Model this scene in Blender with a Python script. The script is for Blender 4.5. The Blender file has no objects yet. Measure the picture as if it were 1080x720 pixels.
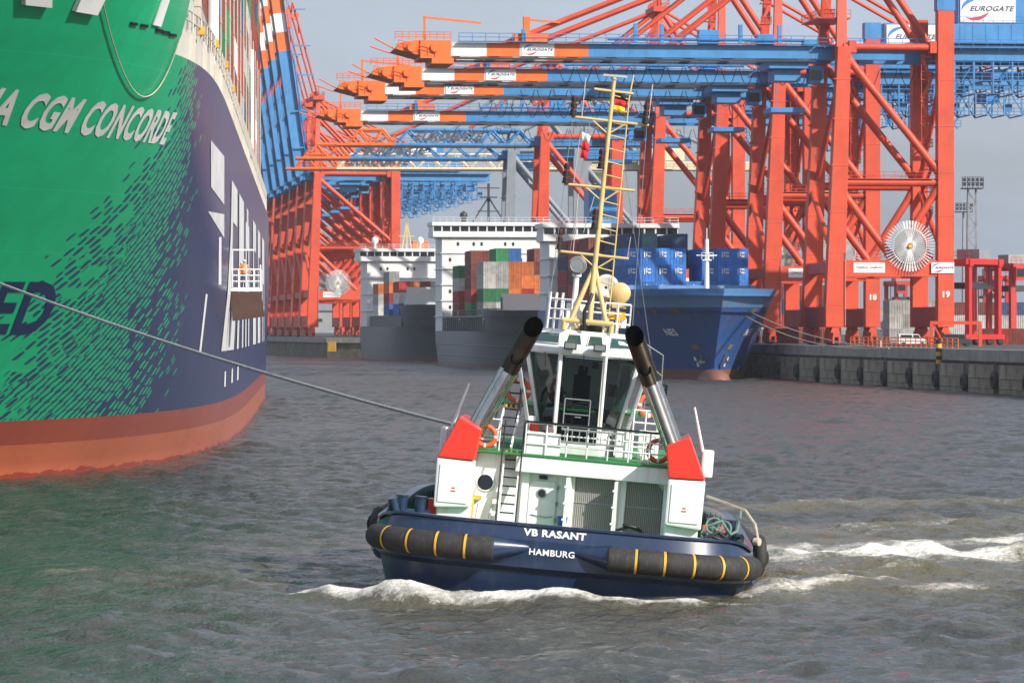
import bpy, math, random
import numpy as np
from mathutils import Vector, Matrix
random.seed(7)
PI = math.pi
R = math.radians
scene = bpy.context.scene
COL = scene.collection

# ------------------------------------------------------------------ camera
FPX, HZN, EYE = 4000.0, 345.0, 8.0
cd = bpy.data.cameras.new("camera"); cam = bpy.data.objects.new("camera", cd); COL.objects.link(cam)
cam.location = (0, 0, EYE); cam.rotation_euler = (R(90), 0, 0)
cd.sensor_width = 36; cd.lens = FPX / 1080 * 36; cd.shift_y = -15 / 1080
cd.clip_start = 1; cd.clip_end = 30000
cd.dof.use_dof = True; cd.dof.focus_distance = 118; cd.dof.aperture_fstop = 5.6
scene.camera = cam

# ------------------------------------------------------------------ sky and sun
SUN_EL, SUN_AZ = 31.0, 132.0        # azimuth clockwise from +Y (view direction): behind and to the right
world = bpy.data.worlds.new("World"); scene.world = world; world.use_nodes = True
wn = world.node_tree; wn.nodes.clear()
sky = wn.nodes.new("ShaderNodeTexSky"); sky.sky_type = 'NISHITA'; sky.sun_disc = False
sky.sun_elevation = R(SUN_EL); sky.sun_rotation = R(SUN_AZ); sky.air_density = 1.3; sky.dust_density = 3.2; sky.ozone_density = 2.5
bg = wn.nodes.new("ShaderNodeBackground"); bg.inputs[1].default_value = 0.115
wo = wn.nodes.new("ShaderNodeOutputWorld")
tc = wn.nodes.new("ShaderNodeTexCoord"); mp = wn.nodes.new("ShaderNodeMapping"); mp.inputs['Scale'].default_value = (1.6, 1.6, 7)
cn = wn.nodes.new("ShaderNodeTexNoise"); cn.inputs['Scale'].default_value = 2.6; cn.inputs['Detail'].default_value = 6; cn.inputs['Roughness'].default_value = .55
cr = wn.nodes.new("ShaderNodeValToRGB"); cr.color_ramp.elements[0].position = .38; cr.color_ramp.elements[1].position = .68
cr.color_ramp.elements[0].color = (.45, .45, .45, 1); cr.color_ramp.elements[1].color = (.95, .95, .95, 1)
mx = wn.nodes.new("ShaderNodeMix"); mx.data_type = 'RGBA'
mx.inputs[7].default_value = (4.2, 4.85, 6.1, 1)        # thin grey-blue cloud veil
L = wn.links.new
L(tc.outputs['Generated'], mp.inputs[0]); L(mp.outputs[0], cn.inputs[0]); L(cn.outputs[0], cr.inputs[0]); L(cr.outputs[0], mx.inputs[0])
L(sky.outputs[0], mx.inputs[6]); L(mx.outputs[2], bg.inputs[0]); L(bg.outputs[0], wo.inputs[0])
sd = bpy.data.lights.new("sun", 'SUN'); sd.energy = 5.0; sd.angle = R(.53); sd.color = (1, .945, .87)
so = bpy.data.objects.new("sun", sd); COL.objects.link(so)
dv = Vector((math.sin(R(SUN_AZ)) * math.cos(R(SUN_EL)), math.cos(R(SUN_AZ)) * math.cos(R(SUN_EL)), math.sin(R(SUN_EL))))
so.rotation_euler = dv.to_track_quat('Z', 'Y').to_euler(); so.location = dv * 500
scene.view_settings.view_transform = 'Standard'; scene.view_settings.look = 'None'
scene.view_settings.exposure = 0.24; scene.view_settings.gamma = 1
scene.cycles.max_bounces = 6; scene.cycles.transparent_max_bounces = 12; scene.cycles.volume_bounces = 0
scene.cycles.use_denoising = True

# ------------------------------------------------------------------ materials
MATS = {}
def nt(name):
    m = bpy.data.materials.new(name); m.use_nodes = True
    t = m.node_tree; b = t.nodes['Principled BSDF']; MATS[name] = m
    return m, t, b
def N(t, typ, **kw):
    n = t.nodes.new(typ)
    for k, v in kw.items():
        if k in n.inputs: n.inputs[k].default_value = v
        else: setattr(n, k, v)
    return n
def c4(c): return (c[0], c[1], c[2], 1)
def paint(name, col, rough=.45, var=.12, scale=1.0, metal=0, bump=.0, streak=.0, streak_col=(.12, .07, .04), coat=0):
    """paint with soft tonal variation, and vertical weather streaks"""
    m, t, b = nt(name); l = t.links.new
    o = N(t, 'ShaderNodeTexCoord')
    n1 = N(t, 'ShaderNodeTexNoise', Scale=scale, Detail=5.0, Roughness=.6)
    l(o.outputs['Object'], n1.inputs['Vector'])
    r = N(t, 'ShaderNodeValToRGB'); r.color_ramp.elements[0].position = .3; r.color_ramp.elements[1].position = .7
    r.color_ramp.elements[0].color = c4([c * (1 - var) for c in col]); r.color_ramp.elements[1].color = c4([min(1, c * (1 + var * .6)) for c in col])
    l(n1.outputs[0], r.inputs[0]); out = r.outputs[0]
    if streak > 0:
        mp_ = N(t, 'ShaderNodeMapping'); mp_.inputs['Scale'].default_value = (scale * 3, scale * 3, scale * .25)
        n2 = N(t, 'ShaderNodeTexNoise', Scale=1.0, Detail=6.0, Roughness=.65)
        l(o.outputs['Object'], mp_.inputs[0]); l(mp_.outputs[0], n2.inputs['Vector'])
        r2 = N(t, 'ShaderNodeValToRGB'); r2.color_ramp.elements[0].position = .52; r2.color_ramp.elements[1].position = .75
        r2.color_ramp.elements[0].color = (0, 0, 0, 1); r2.color_ramp.elements[1].color = (streak,) * 3 + (1,)
        l(n2.outputs[0], r2.inputs[0])
        mxx = N(t, 'ShaderNodeMix', data_type='RGBA'); mxx.inputs[7].default_value = c4(streak_col)
        l(r2.outputs[0], mxx.inputs[0]); l(out, mxx.inputs[6]); out = mxx.outputs[2]
    l(out, b.inputs['Base Color'])
    b.inputs['Roughness'].default_value = rough; b.inputs['Metallic'].default_value = metal
    b.inputs['Coat Weight'].default_value = coat
    if bump > 0:
        n3 = N(t, 'ShaderNodeTexNoise', Scale=scale * 12, Detail=3.0); l(o.outputs['Object'], n3.inputs['Vector'])
        bp = N(t, 'ShaderNodeBump', Strength=bump, Distance=.02); l(n3.outputs[0], bp.inputs['Height']); l(bp.outputs[0], b.inputs['Normal'])
    return m
crane_red = paint('crane_red', (.62, .066, .02), .5, .22, .25, streak=.5, streak_col=(.36, .055, .03))
crane_shaded = paint('crane_shaded_red', (.42, .055, .03), .55, .15, .3, streak=.3)  # crane red darkened for the sill beams, their shade put into the colour
crane_blue = paint('crane_blue', (.05, .23, .5), .45, .2, .3, streak=.4, streak_col=(.03, .08, .16))
crane_orange = paint('crane_orange', (.8, .15, .02), .5, .15, .4, streak=.35, streak_col=(.4, .08, .03))
crane_white = paint('crane_white', (.78, .78, .76), .5, .08, .4, streak=.25, streak_col=(.4, .36, .3))
crane_grey = paint('crane_grey', (.22, .25, .28), .55, .12, .4)
crane_cream = paint('crane_cream', (.72, .62, .42), .5, .1, .4)
steel_dark = paint('dark_steel', (.03, .034, .04), .5, .2, .6)
steel_grey = paint('grey_steel', (.3, .31, .32), .45, .15, .8, metal=.3)
white = paint('white_paint', (.82, .83, .82), .38, .07, 1.1, streak=.5, streak_col=(.52, .42, .28), coat=.2)
white_clean = paint('white_letter_paint', (.78, .78, .78), .5, .05, .8)
white_worn = paint('worn_white_paint', (.6, .6, .6), .6, .15, .5, streak=.35, streak_col=(.35, .3, .26))
ship_white = paint('ship_white', (.72, .73, .72), .45, .08, .2, streak=.3, streak_col=(.45, .36, .26))
cream = paint('lashing_cream', (.56, .53, .46), .55, .15, .4, streak=.4, streak_col=(.3, .2, .12))
tug_blue = paint('tug_navy_paint', (.013, .031, .078), .32, .25, 1.2, streak=.4, streak_col=(.06, .07, .09), bump=.05, coat=.3)
rubber = paint('fender_rubber', (.028, .026, .025), .75, .35, 3, bump=.4, streak=.7, streak_col=(.085, .078, .07))
yellow = paint('yellow_strap', (.75, .4, .03), .6, .25, 3)
red_paint = paint('signal_red', (.75, .04, .022), .35, .08, 1.2, coat=.3)
buoy_orange = paint('lifebuoy_orange', (.72, .12, .03), .55, .1, 3)
mast_buff = paint('mast_buff', (.64, .48, .2), .45, .12, 2, streak=.25, streak_col=(.35, .2, .08))
stainless = paint('stainless_steel', (.55, .52, .48), .2, .2, 3, metal=1, streak=.6, streak_col=(.32, .26, .19))
burnt = paint('burnt_steel', (.05, .038, .027), .38, .6, 1.5, metal=.9, streak=.9, streak_col=(.02, .018, .015))
soot = paint('soot_black', (.002, .002, .002), 1.0, .2, 4); soot.node_tree.nodes['Principled BSDF'].inputs['Specular IOR Level'].default_value = 0
black = paint('black_paint', (.012, .012, .013), .5, .2, 3)
green_deck = paint('green_deck_paint', (.03, .24, .06), .6, .2, 2)
light_green = paint('pale_green_paint', (.73, .78, .765), .45, .07, 1.5, streak=.25, streak_col=(.35, .3, .2))
bucket_blue = paint('bucket_blue', (.01, .09, .4), .4, .1, 3)
rope_m = paint('rope_fibre', (.3, .31, .3), .8, .3, 8)
rope_pale = paint('pale_rope_fibre', (.48, .42, .33), .8, .25, 6)
rope_green = paint('green_rope_fibre', (.14, .22, .18), .8, .3, 8)
concrete = paint('quay_concrete', (.33, .32, .285), .85, .3, .35, bump=.3, streak=.6, streak_col=(.08, .085, .06))
concrete_dark = paint('wet_quay_concrete', (.17, .145, .105), .8, .5, .35, bump=.4, streak=.8, streak_col=(.03, .035, .022))
panel_concrete = paint('panel_concrete', (.3, .255, .185), .8, .5, .35, bump=.4, streak=.85, streak_col=(.05, .05, .03))
asphalt = paint('terminal_asphalt', (.06, .06, .06), .9, .25, .1)
foliage = paint('distant_foliage', (.05, .075, .035), .9, .5, .12)
building_m = paint('distant_building', (.3, .31, .32), .8, .2, .1)
skin_m = paint('skin', (.55, .32, .22), .55, .05, 3)
hivis = paint('hivis_orange', (.9, .26, .02), .6, .1, 4)
hivis_y = paint('hivis_yellow', (.75, .78, .05), .6, .1, 4)
cloth_dark = paint('dark_cloth', (.03, .035, .05), .9, .2, 4)
flag_black = paint('flag_black', (.02, .02, .02), .8, .1, 3)
flag_red = paint('flag_red', (.7, .02, .03), .8, .1, 3)
flag_gold = paint('flag_gold', (.85, .55, .02), .8, .1, 3)
sign_blue = paint('sign_blue', (.06, .2, .5), .5, .05, 1)
sign_red = paint('sign_red', (.6, .03, .04), .5, .05, 1)
sign_grey = paint('sign_grey', (.08, .085, .1), .5, .05, 1)
sign_white = paint('sign_white', (.8, .8, .8), .45, .04, 1)
window_dark = paint('dark_window', (.018, .025, .03), .12, .2, .5)
sat_white = paint('antenna_grey', (.5, .49, .45), .5, .1, 3)
land_m = asphalt

def glass_mat():
    m, t, b = nt('wheelhouse_glass'); t.nodes.remove(b); l = t.links.new
    tr = N(t, 'ShaderNodeBsdfTransparent'); tr.inputs[0].default_value = (.5, .57, .56, 1)
    gl = N(t, 'ShaderNodeBsdfGlossy'); gl.inputs['Roughness'].default_value = .03; gl.inputs[0].default_value = (.9, .95, 1, 1)
    fr = N(t, 'ShaderNodeFresnel', IOR=1.5)
    mi = N(t, 'ShaderNodeMixShader'); l(fr.outputs[0], mi.inputs[0]); l(tr.outputs[0], mi.inputs[1]); l(gl.outputs[0], mi.inputs[2])
    l(mi.outputs[0], t.nodes['Material Output'].inputs[0]); return m
glass = glass_mat()
def lens_mat():
    m, t, b = nt('lamp_glass'); b.inputs['Base Color'].default_value = (.35, .38, .36, 1); b.inputs['Roughness'].default_value = .08; b.inputs['Metallic'].default_value = .6
    return m
lamp_glass = lens_mat()
def louver_mat():
    m, t, b = nt('louver_grey'); l = t.links.new
    o = N(t, 'ShaderNodeTexCoord'); w = N(t, 'ShaderNodeTexWave', Scale=5.2, Distortion=0.0); w.bands_direction = 'X'
    l(o.outputs['Object'], w.inputs['Vector'])
    r = N(t, 'ShaderNodeValToRGB'); r.color_ramp.elements[0].color = (.13, .125, .115, 1); r.color_ramp.elements[1].color = (.3, .29, .27, 1)
    l(w.outputs[0], r.inputs[0]); l(r.outputs[0], b.inputs['Base Color']); b.inputs['Roughness'].default_value = .6
    bp = N(t, 'ShaderNodeBump', Strength=.6, Distance=.03); l(w.outputs[0], bp.inputs['Height']); l(bp.outputs[0], b.inputs['Normal'])
    return m
louver = louver_mat()
def container_mat(name, col):
    m, t, b = nt(name); l = t.links.new
    o = N(t, 'ShaderNodeTexCoord'); oi = N(t, 'ShaderNodeObjectInfo')
    n1 = N(t, 'ShaderNodeTexNoise', Scale=.9, Detail=5.0)
    va = N(t, 'ShaderNodeVectorMath', operation='ADD'); l(o.outputs['Object'], va.inputs[0]); l(oi.outputs['Location'], va.inputs[1]); l(va.outputs[0], n1.inputs['Vector'])
    hs = N(t, 'ShaderNodeHueSaturation'); hs.inputs['Color'].default_value = c4(col)
    mr = N(t, 'ShaderNodeMapRange'); mr.inputs[3].default_value = .75; mr.inputs[4].default_value = 1.25
    l(oi.outputs['Random'], mr.inputs[0]); l(mr.outputs[0], hs.inputs['Value'])
    r = N(t, 'ShaderNodeValToRGB'); r.color_ramp.elements[0].position = .35; r.color_ramp.elements[1].position = .75
    r.color_ramp.elements[0].color = (1, 1, 1, 1); r.color_ramp.elements[1].color = (.62, .58, .55, 1)
    l(n1.outputs[0], r.inputs[0])
    mm = N(t, 'ShaderNodeMix', data_type='RGBA'); mm.blend_type = 'MULTIPLY'; mm.inputs[0].default_value = 1
    l(hs.outputs[0], mm.inputs[6]); l(r.outputs[0], mm.inputs[7]); l(mm.outputs[2], b.inputs['Base Color']); b.inputs['Roughness'].default_value = .6
    return m
CC = dict(brown=(.22, .055, .035), red=(.42, .035, .025), blue=(.03, .13, .42), navy=(.03, .06, .14), grey=(.42, .42, .4), green=(.03, .22, .07),
          orange=(.6, .16, .03), white=(.68, .67, .63), brightblue=(.03, .2, .62), teal=(.08, .22, .22))
CM = {k: container_mat('container_' + k, v) for k, v in CC.items()}

# ------------------------------------------------------------------ mesh helper
class MB:
    def __init__(s): s.v = []; s.f = []; s.m = []; s.s = []
    def add(s, vs, fs, mi=0, smooth=False):
        k = len(s.v); s.v += [tuple(p) for p in vs]
        for f in fs: s.f.append(tuple(i + k for i in f)); s.m.append(mi); s.s.append(smooth)
        return s
    def box(s, x0, x1, y0, y1, z0, z1, mi=0):
        return s.add([(x0, y0, z0), (x1, y0, z0), (x1, y1, z0), (x0, y1, z0), (x0, y0, z1), (x1, y0, z1), (x1, y1, z1), (x0, y1, z1)],
                     [(0, 3, 2, 1), (4, 5, 6, 7), (0, 1, 5, 4), (1, 2, 6, 5), (2, 3, 7, 6), (3, 0, 4, 7)], mi)
    def hexa(s, b, t, mi=0):      # bottom quad, top quad
        return s.add(list(b) + list(t), [(0, 3, 2, 1), (4, 5, 6, 7), (0, 1, 5, 4), (1, 2, 6, 5), (2, 3, 7, 6), (3, 0, 4, 7)], mi)
    def frame(s, p, q):
        p = Vector(p); q = Vector(q); d = (q - p).normalized()
        up = Vector((0, 0, 1)) if abs(d.z) < .95 else Vector((0, 1, 0))
        a = d.cross(up).normalized(); b = a.cross(d).normalized()
        return p, q, d, a, b
    def bar(s, p, q, w, h=None, mi=0):
        h = h or w; p, q, d, a, b = s.frame(p, q); a = a * w / 2; b = b * h / 2
        return s.add([p - a - b, p + a - b, p + a + b, p - a + b, q - a - b, q + a - b, q + a + b, q - a + b],
                     [(0, 1, 2, 3), (4, 7, 6, 5), (0, 4, 5, 1), (1, 5, 6, 2), (2, 6, 7, 3), (3, 7, 4, 0)], mi)
    def tube(s, p, q, r, r2=None, n=8, mi=0, cap=True):
        r2 = r if r2 is None else r2; p, q, d, a, b = s.frame(p, q)
        vs = []
        for c, rr in ((p, r), (q, r2)):
            for i in range(n):
                t = 2 * PI * i / n; vs.append(c + a * (math.cos(t) * rr) + b * (math.sin(t) * rr))
        fs = [(i, (i + 1) % n, n + (i + 1) % n, n + i) for i in range(n)]
        s.add(vs, fs, mi, True)
        if cap:
            s.add(vs[:n], [tuple(range(n - 1, -1, -1))], mi); s.add(vs[n:], [tuple(range(n))], mi)
        return s
    def path(s, pts, r, n=6, mi=0, closed=False, cap=True):
        pts = [Vector(p) for p in pts]; m = len(pts); rs = r if isinstance(r, (list, tuple)) else [r] * m
        vs = []; ref = None
        for i, p in enumerate(pts):
            a = pts[(i - 1) % m] if (i or closed) else p; b = pts[(i + 1) % m] if (i < m - 1 or closed) else p
            d = (b - a).normalized()
            if ref is None: ref = d.orthogonal().normalized()
            ref = (ref - d * ref.dot(d)).normalized(); bb = d.cross(ref)
            for k in range(n):
                t = 2 * PI * k / n; vs.append(p + ref * math.cos(t) * rs[i] + bb * math.sin(t) * rs[i])
        fs = []
        for i in range(m if closed else m - 1):
            j = (i + 1) % m
            for k in range(n): fs.append((i * n + k, i * n + (k + 1) % n, j * n + (k + 1) % n, j * n + k))
        s.add(vs, fs, mi, True)
        if cap and not closed:
            s.add(vs[:n], [tuple(range(n - 1, -1, -1))], mi); s.add(vs[-n:], [tuple(range(n))], mi)
        return s
    def prism(s, poly, y0, y1, mi=0):   # poly in (x,z)
        n = len(poly); vs = [(x, y0, z) for x, z in poly] + [(x, y1, z) for x, z in poly]
        return s.add(vs, [tuple(range(n)), tuple(range(2 * n - 1, n - 1, -1))] + [(i, i + n, (i + 1) % n + n, (i + 1) % n) for i in range(n)], mi)
    def ring(s, c, axis, RR, r, n=24, k=8, mi=0, a0=0, a1=2 * PI):
        c = Vector(c); ax = Vector(axis).normalized(); u = ax.orthogonal().normalized(); w = ax.cross(u)
        full = abs(a1 - a0 - 2 * PI) < 1e-4
        pts = [c + (u * math.cos(a0 + (a1 - a0) * i / n) + w * math.sin(a0 + (a1 - a0) * i / n)) * RR for i in range(n if full else n + 1)]
        return s.path(pts, r, k, mi, closed=full)
    def lathe(s, c, axis, prof, n=12, mi=0):   # prof: (along, radius)
        c = Vector(c); ax = Vector(axis).normalized(); u = ax.orthogonal().normalized(); w = ax.cross(u); vs = []
        for h, r in prof:
            for i in range(n):
                t = 2 * PI * i / n; vs.append(c + ax * h + (u * math.cos(t) + w * math.sin(t)) * r)
        fs = [(j * n + i, j * n + (i + 1) % n, (j + 1) * n + (i + 1) % n, (j + 1) * n + i) for j in range(len(prof) - 1) for i in range(n)]
        return s.add(vs, fs, mi, True)
    def rail(s, pts, h=1.0, n=None, r=.03, step=1.5, mi=0, mid=1, k=4):   # railing on a polyline
        for a, b in zip(pts[:-1], pts[1:]):
            a = Vector(a); b = Vector(b); ln = (b - a).length; cnt = max(1, int(round(ln / step)))
            for j in range(1, mid + 2):
                z = Vector((0, 0, h * j / (mid + 1))); s.tube(a + z, b + z, r, n=k, mi=mi, cap=False)
            for i in range(cnt + 1):
                p = a.lerp(b, i / cnt); s.tube(p, p + Vector((0, 0, h)), r, n=k, mi=mi, cap=False)
        return s
    def build(s, name, mats, parent=None, bevel=0, label=None):
        me = bpy.data.meshes.new(name); me.from_pydata(s.v, [], s.f)
        for m in (mats if isinstance(mats, (list, tuple)) else [mats]): me.materials.append(m)
        me.polygons.foreach_set('material_index', s.m); me.polygons.foreach_set('use_smooth', s.s); me.update()
        o = bpy.data.objects.new(name, me); COL.objects.link(o)
        if parent: o.parent = parent
        if bevel:
            b = o.modifiers.new('bevel', 'BEVEL'); b.width = bevel; b.segments = 2; b.limit_method = 'ANGLE'; b.angle_limit = R(40)
        if label: o['label'] = label
        return o
def build_parts(mb, name, mats, parent=None, bevel=0):
    """every connected piece of mb becomes an object of its own"""
    key = {}; par = {}
    def find(a):
        while par[a] != a: par[a] = par[par[a]]; a = par[a]
        return a
    ids = []
    for p in mb.v:
        k = (round(p[0], 4), round(p[1], 4), round(p[2], 4)); key.setdefault(k, len(key)); ids.append(key[k]); par.setdefault(key[k], key[k])
    for f in mb.f:
        for i in f[1:]: par[find(ids[i])] = find(ids[f[0]])
    gr = {}
    for n_, f in enumerate(mb.f): gr.setdefault(find(ids[f[0]]), []).append(n_)
    out = []
    for fs in gr.values():
        m2 = MB(); used = {}
        for n_ in fs:
            nf = []
            for i in mb.f[n_]:
                if i not in used: used[i] = len(m2.v); m2.v.append(mb.v[i])
                nf.append(used[i])
            m2.f.append(tuple(nf)); m2.m.append(mb.m[n_]); m2.s.append(mb.s[n_])
        out.append(m2.build(name, mats, parent, bevel))
    return out
def tag(o, label, cat, group=None):
    o['label'] = label; o['category'] = cat
    if group: o['group'] = group
    return o
def thing(name, label, cat, loc=(0, 0, 0), rz=0, group=None, parent_m=None):
    o = bpy.data.objects.new(name, None); COL.objects.link(o); o.empty_display_size = .5
    if parent_m is not None: o.matrix_world = parent_m
    else: o.location = loc; o.rotation_euler = (0, 0, rz)
    return tag(o, label, cat, group)
def struct(o, kind='structure'): o['kind'] = kind; return o
KIDS = {}
def copy_tree(o, parent=None):
    c = o.copy(); COL.objects.link(c)
    if parent: c.parent = parent
    for ch in o.children: copy_tree(ch, c)
    return c
def text_mesh(txt, size=1, bold=0, shear=0, space=1.07, extrude=0):
    cu = bpy.data.curves.new('txt', 'FONT'); cu.body = txt; cu.size = size; cu.offset = bold; cu.shear = shear; cu.space_character = space; cu.extrude = extrude; cu.resolution_u = 3
    to = bpy.data.objects.new('txt', cu); COL.objects.link(to); bpy.context.view_layer.update()
    me = bpy.data.meshes.new_from_object(to.evaluated_get(bpy.context.evaluated_depsgraph_get()))
    vs = [tuple(v.co) for v in me.vertices]; fs = [tuple(p.vertices) for p in me.polygons]
    bpy.data.objects.remove(to); bpy.data.curves.remove(cu); bpy.data.meshes.remove(me)
    xs = [v[0] for v in vs]; ys = [v[1] for v in vs]
    return [((v[0] - min(xs)) / (max(xs) - min(xs)), (v[1] - min(ys)) / (max(ys) - min(ys)), v[2]) for v in vs], fs
TXC = {}
def lettering(mb, txt, fn, bold=.02, shear=0, mi=0, extrude=0):   # fn(u,v)->point
    key = (txt, bold, shear)
    if key not in TXC: TXC[key] = text_mesh(txt, 1, bold, shear)
    vs, fs = TXC[key]
    return mb.add([fn(v[0], v[1]) for v in vs], fs, mi)
def px(x, y, Y): return Vector(((x - 540) * Y / FPX, Y, EYE + (HZN - y) * Y / FPX))
# ================================================================== WATER
def water_mat():
    m, t, b = nt('river_water'); l = t.links.new
    o = N(t, 'ShaderNodeTexCoord')
    n0 = N(t, 'ShaderNodeTexNoise', Scale=.035, Detail=3.0); l(o.outputs['Object'], n0.inputs['Vector'])
    r = N(t, 'ShaderNodeValToRGB'); r.color_ramp.elements[0].color = (.045, .05, .042, 1); r.color_ramp.elements[1].color = (.065, .062, .05, 1)
    l(n0.outputs[0], r.inputs[0])
    at = N(t, 'ShaderNodeAttribute', attribute_name='foam')
    nf = N(t, 'ShaderNodeTexNoise', Scale=3.2, Detail=9.0, Roughness=.78); mpf = N(t, 'ShaderNodeMapping'); mpf.inputs['Scale'].default_value = (.8, .55, 1)
    l(o.outputs['Object'], mpf.inputs[0]); l(mpf.outputs[0], nf.inputs['Vector'])
    ad = N(t, 'ShaderNodeMath', operation='ADD'); l(nf.outputs[0], ad.inputs[0]); l(at.outputs['Fac'], ad.inputs[1])
    fr = N(t, 'ShaderNodeMapRange'); fr.inputs[1].default_value = .95; fr.inputs[2].default_value = 1.3; l(ad.outputs[0], fr.inputs[0])
    at2 = N(t, 'ShaderNodeAttribute', attribute_name='churn')
    mc = N(t, 'ShaderNodeMix', data_type='RGBA'); mc.inputs[7].default_value = (.19, .16, .085, 1); l(at2.outputs['Fac'], mc.inputs[0]); l(r.outputs[0], mc.inputs[6])
    mf = N(t, 'ShaderNodeMix', data_type='RGBA'); mf.inputs[7].default_value = (.74, .71, .63, 1); l(fr.outputs[0], mf.inputs[0]); l(mc.outputs[2], mf.inputs[6])
    l(mf.outputs[2], b.inputs['Base Color'])
    rr = N(t, 'ShaderNodeMapRange'); rr.inputs[3].default_value = .1; sy_ = N(t, 'ShaderNodeSeparateXYZ'); l(o.outputs['Object'], sy_.inputs[0]); ry_ = N(t, 'ShaderNodeMapRange'); ry_.inputs[1].default_value = 120; ry_.inputs[2].default_value = 520; ry_.inputs[3].default_value = .09; ry_.inputs[4].default_value = .34; l(sy_.outputs['Y'], ry_.inputs[0]); l(ry_.outputs[0], rr.inputs[3]); rr.inputs[4].default_value = .8; l(fr.outputs[0], rr.inputs[0]); l(rr.outputs[0], b.inputs['Roughness'])
    b.inputs['IOR'].default_value = 1.33
    h = None
    for sc_, st, sy in ((.1, 1.4, .5), (.55, .42, .8), (1.7, .32, .8), (4.6, .2, .7), (11.0, .1, .7)):
        mp_ = N(t, 'ShaderNodeMapping'); mp_.inputs['Scale'].default_value = (sc_ * .75, sc_ * sy * 1.25, 1); mp_.inputs['Rotation'].default_value = (0, 0, .35)
        n = N(t, 'ShaderNodeTexNoise', Scale=1.0, Detail=4.0, Roughness=.6, Distortion=.4); l(o.outputs['Object'], mp_.inputs[0]); l(mp_.outputs[0], n.inputs['Vector'])
        mu = N(t, 'ShaderNodeMath', operation='MULTIPLY'); mu.inputs[1].default_value = st; l(n.outputs[0], mu.inputs[0])
        if h is None: h = mu
        else:
            a2 = N(t, 'ShaderNodeMath', operation='ADD'); l(h.outputs[0], a2.inputs[0]); l(mu.outputs[0], a2.inputs[1]); h = a2
    bp = N(t, 'ShaderNodeBump', Strength=1.0, Distance=.42); l(h.outputs[0], bp.inputs['Height']); l(bp.outputs[0], b.inputs['Normal'])
    return m
water_m = water_mat()
def gauss_seg(X, Y, x1, y1, x2, y2, w):
    dx, dy = x2 - x1, y2 - y1; t = np.clip(((X - x1) * dx + (Y - y1) * dy) / (dx * dx + dy * dy + 1e-9), 0, 1)
    d2 = (X - x1 - t * dx) ** 2 + (Y - y1 - t * dy) ** 2
    return np.exp(-d2 / (w * w))
def vnoise(X, Y, s, seed):
    rs = np.random.RandomState(seed); g = rs.rand(64, 64); x = X / s; y = Y / s
    xi = np.floor(x).astype(int); yi = np.floor(y).astype(int); fx = x - xi; fy = y - yi; fx = fx * fx * (3 - 2 * fx); fy = fy * fy * (3 - 2 * fy)
    a = g[xi % 64, yi % 64]; b = g[(xi + 1) % 64, yi % 64]; c = g[xi % 64, (yi + 1) % 64]; d = g[(xi + 1) % 64, (yi + 1) % 64]
    return (a * (1 - fx) + b * fx) * (1 - fy) + (c * (1 - fx) + d * fx) * fy
def fbm(X, Y, s, seed, o=4):
    return sum(vnoise(X, Y, s / 2 ** i, seed + i) * .5 ** i for i in range(o)) / sum(.5 ** i for i in range(o))
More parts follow.
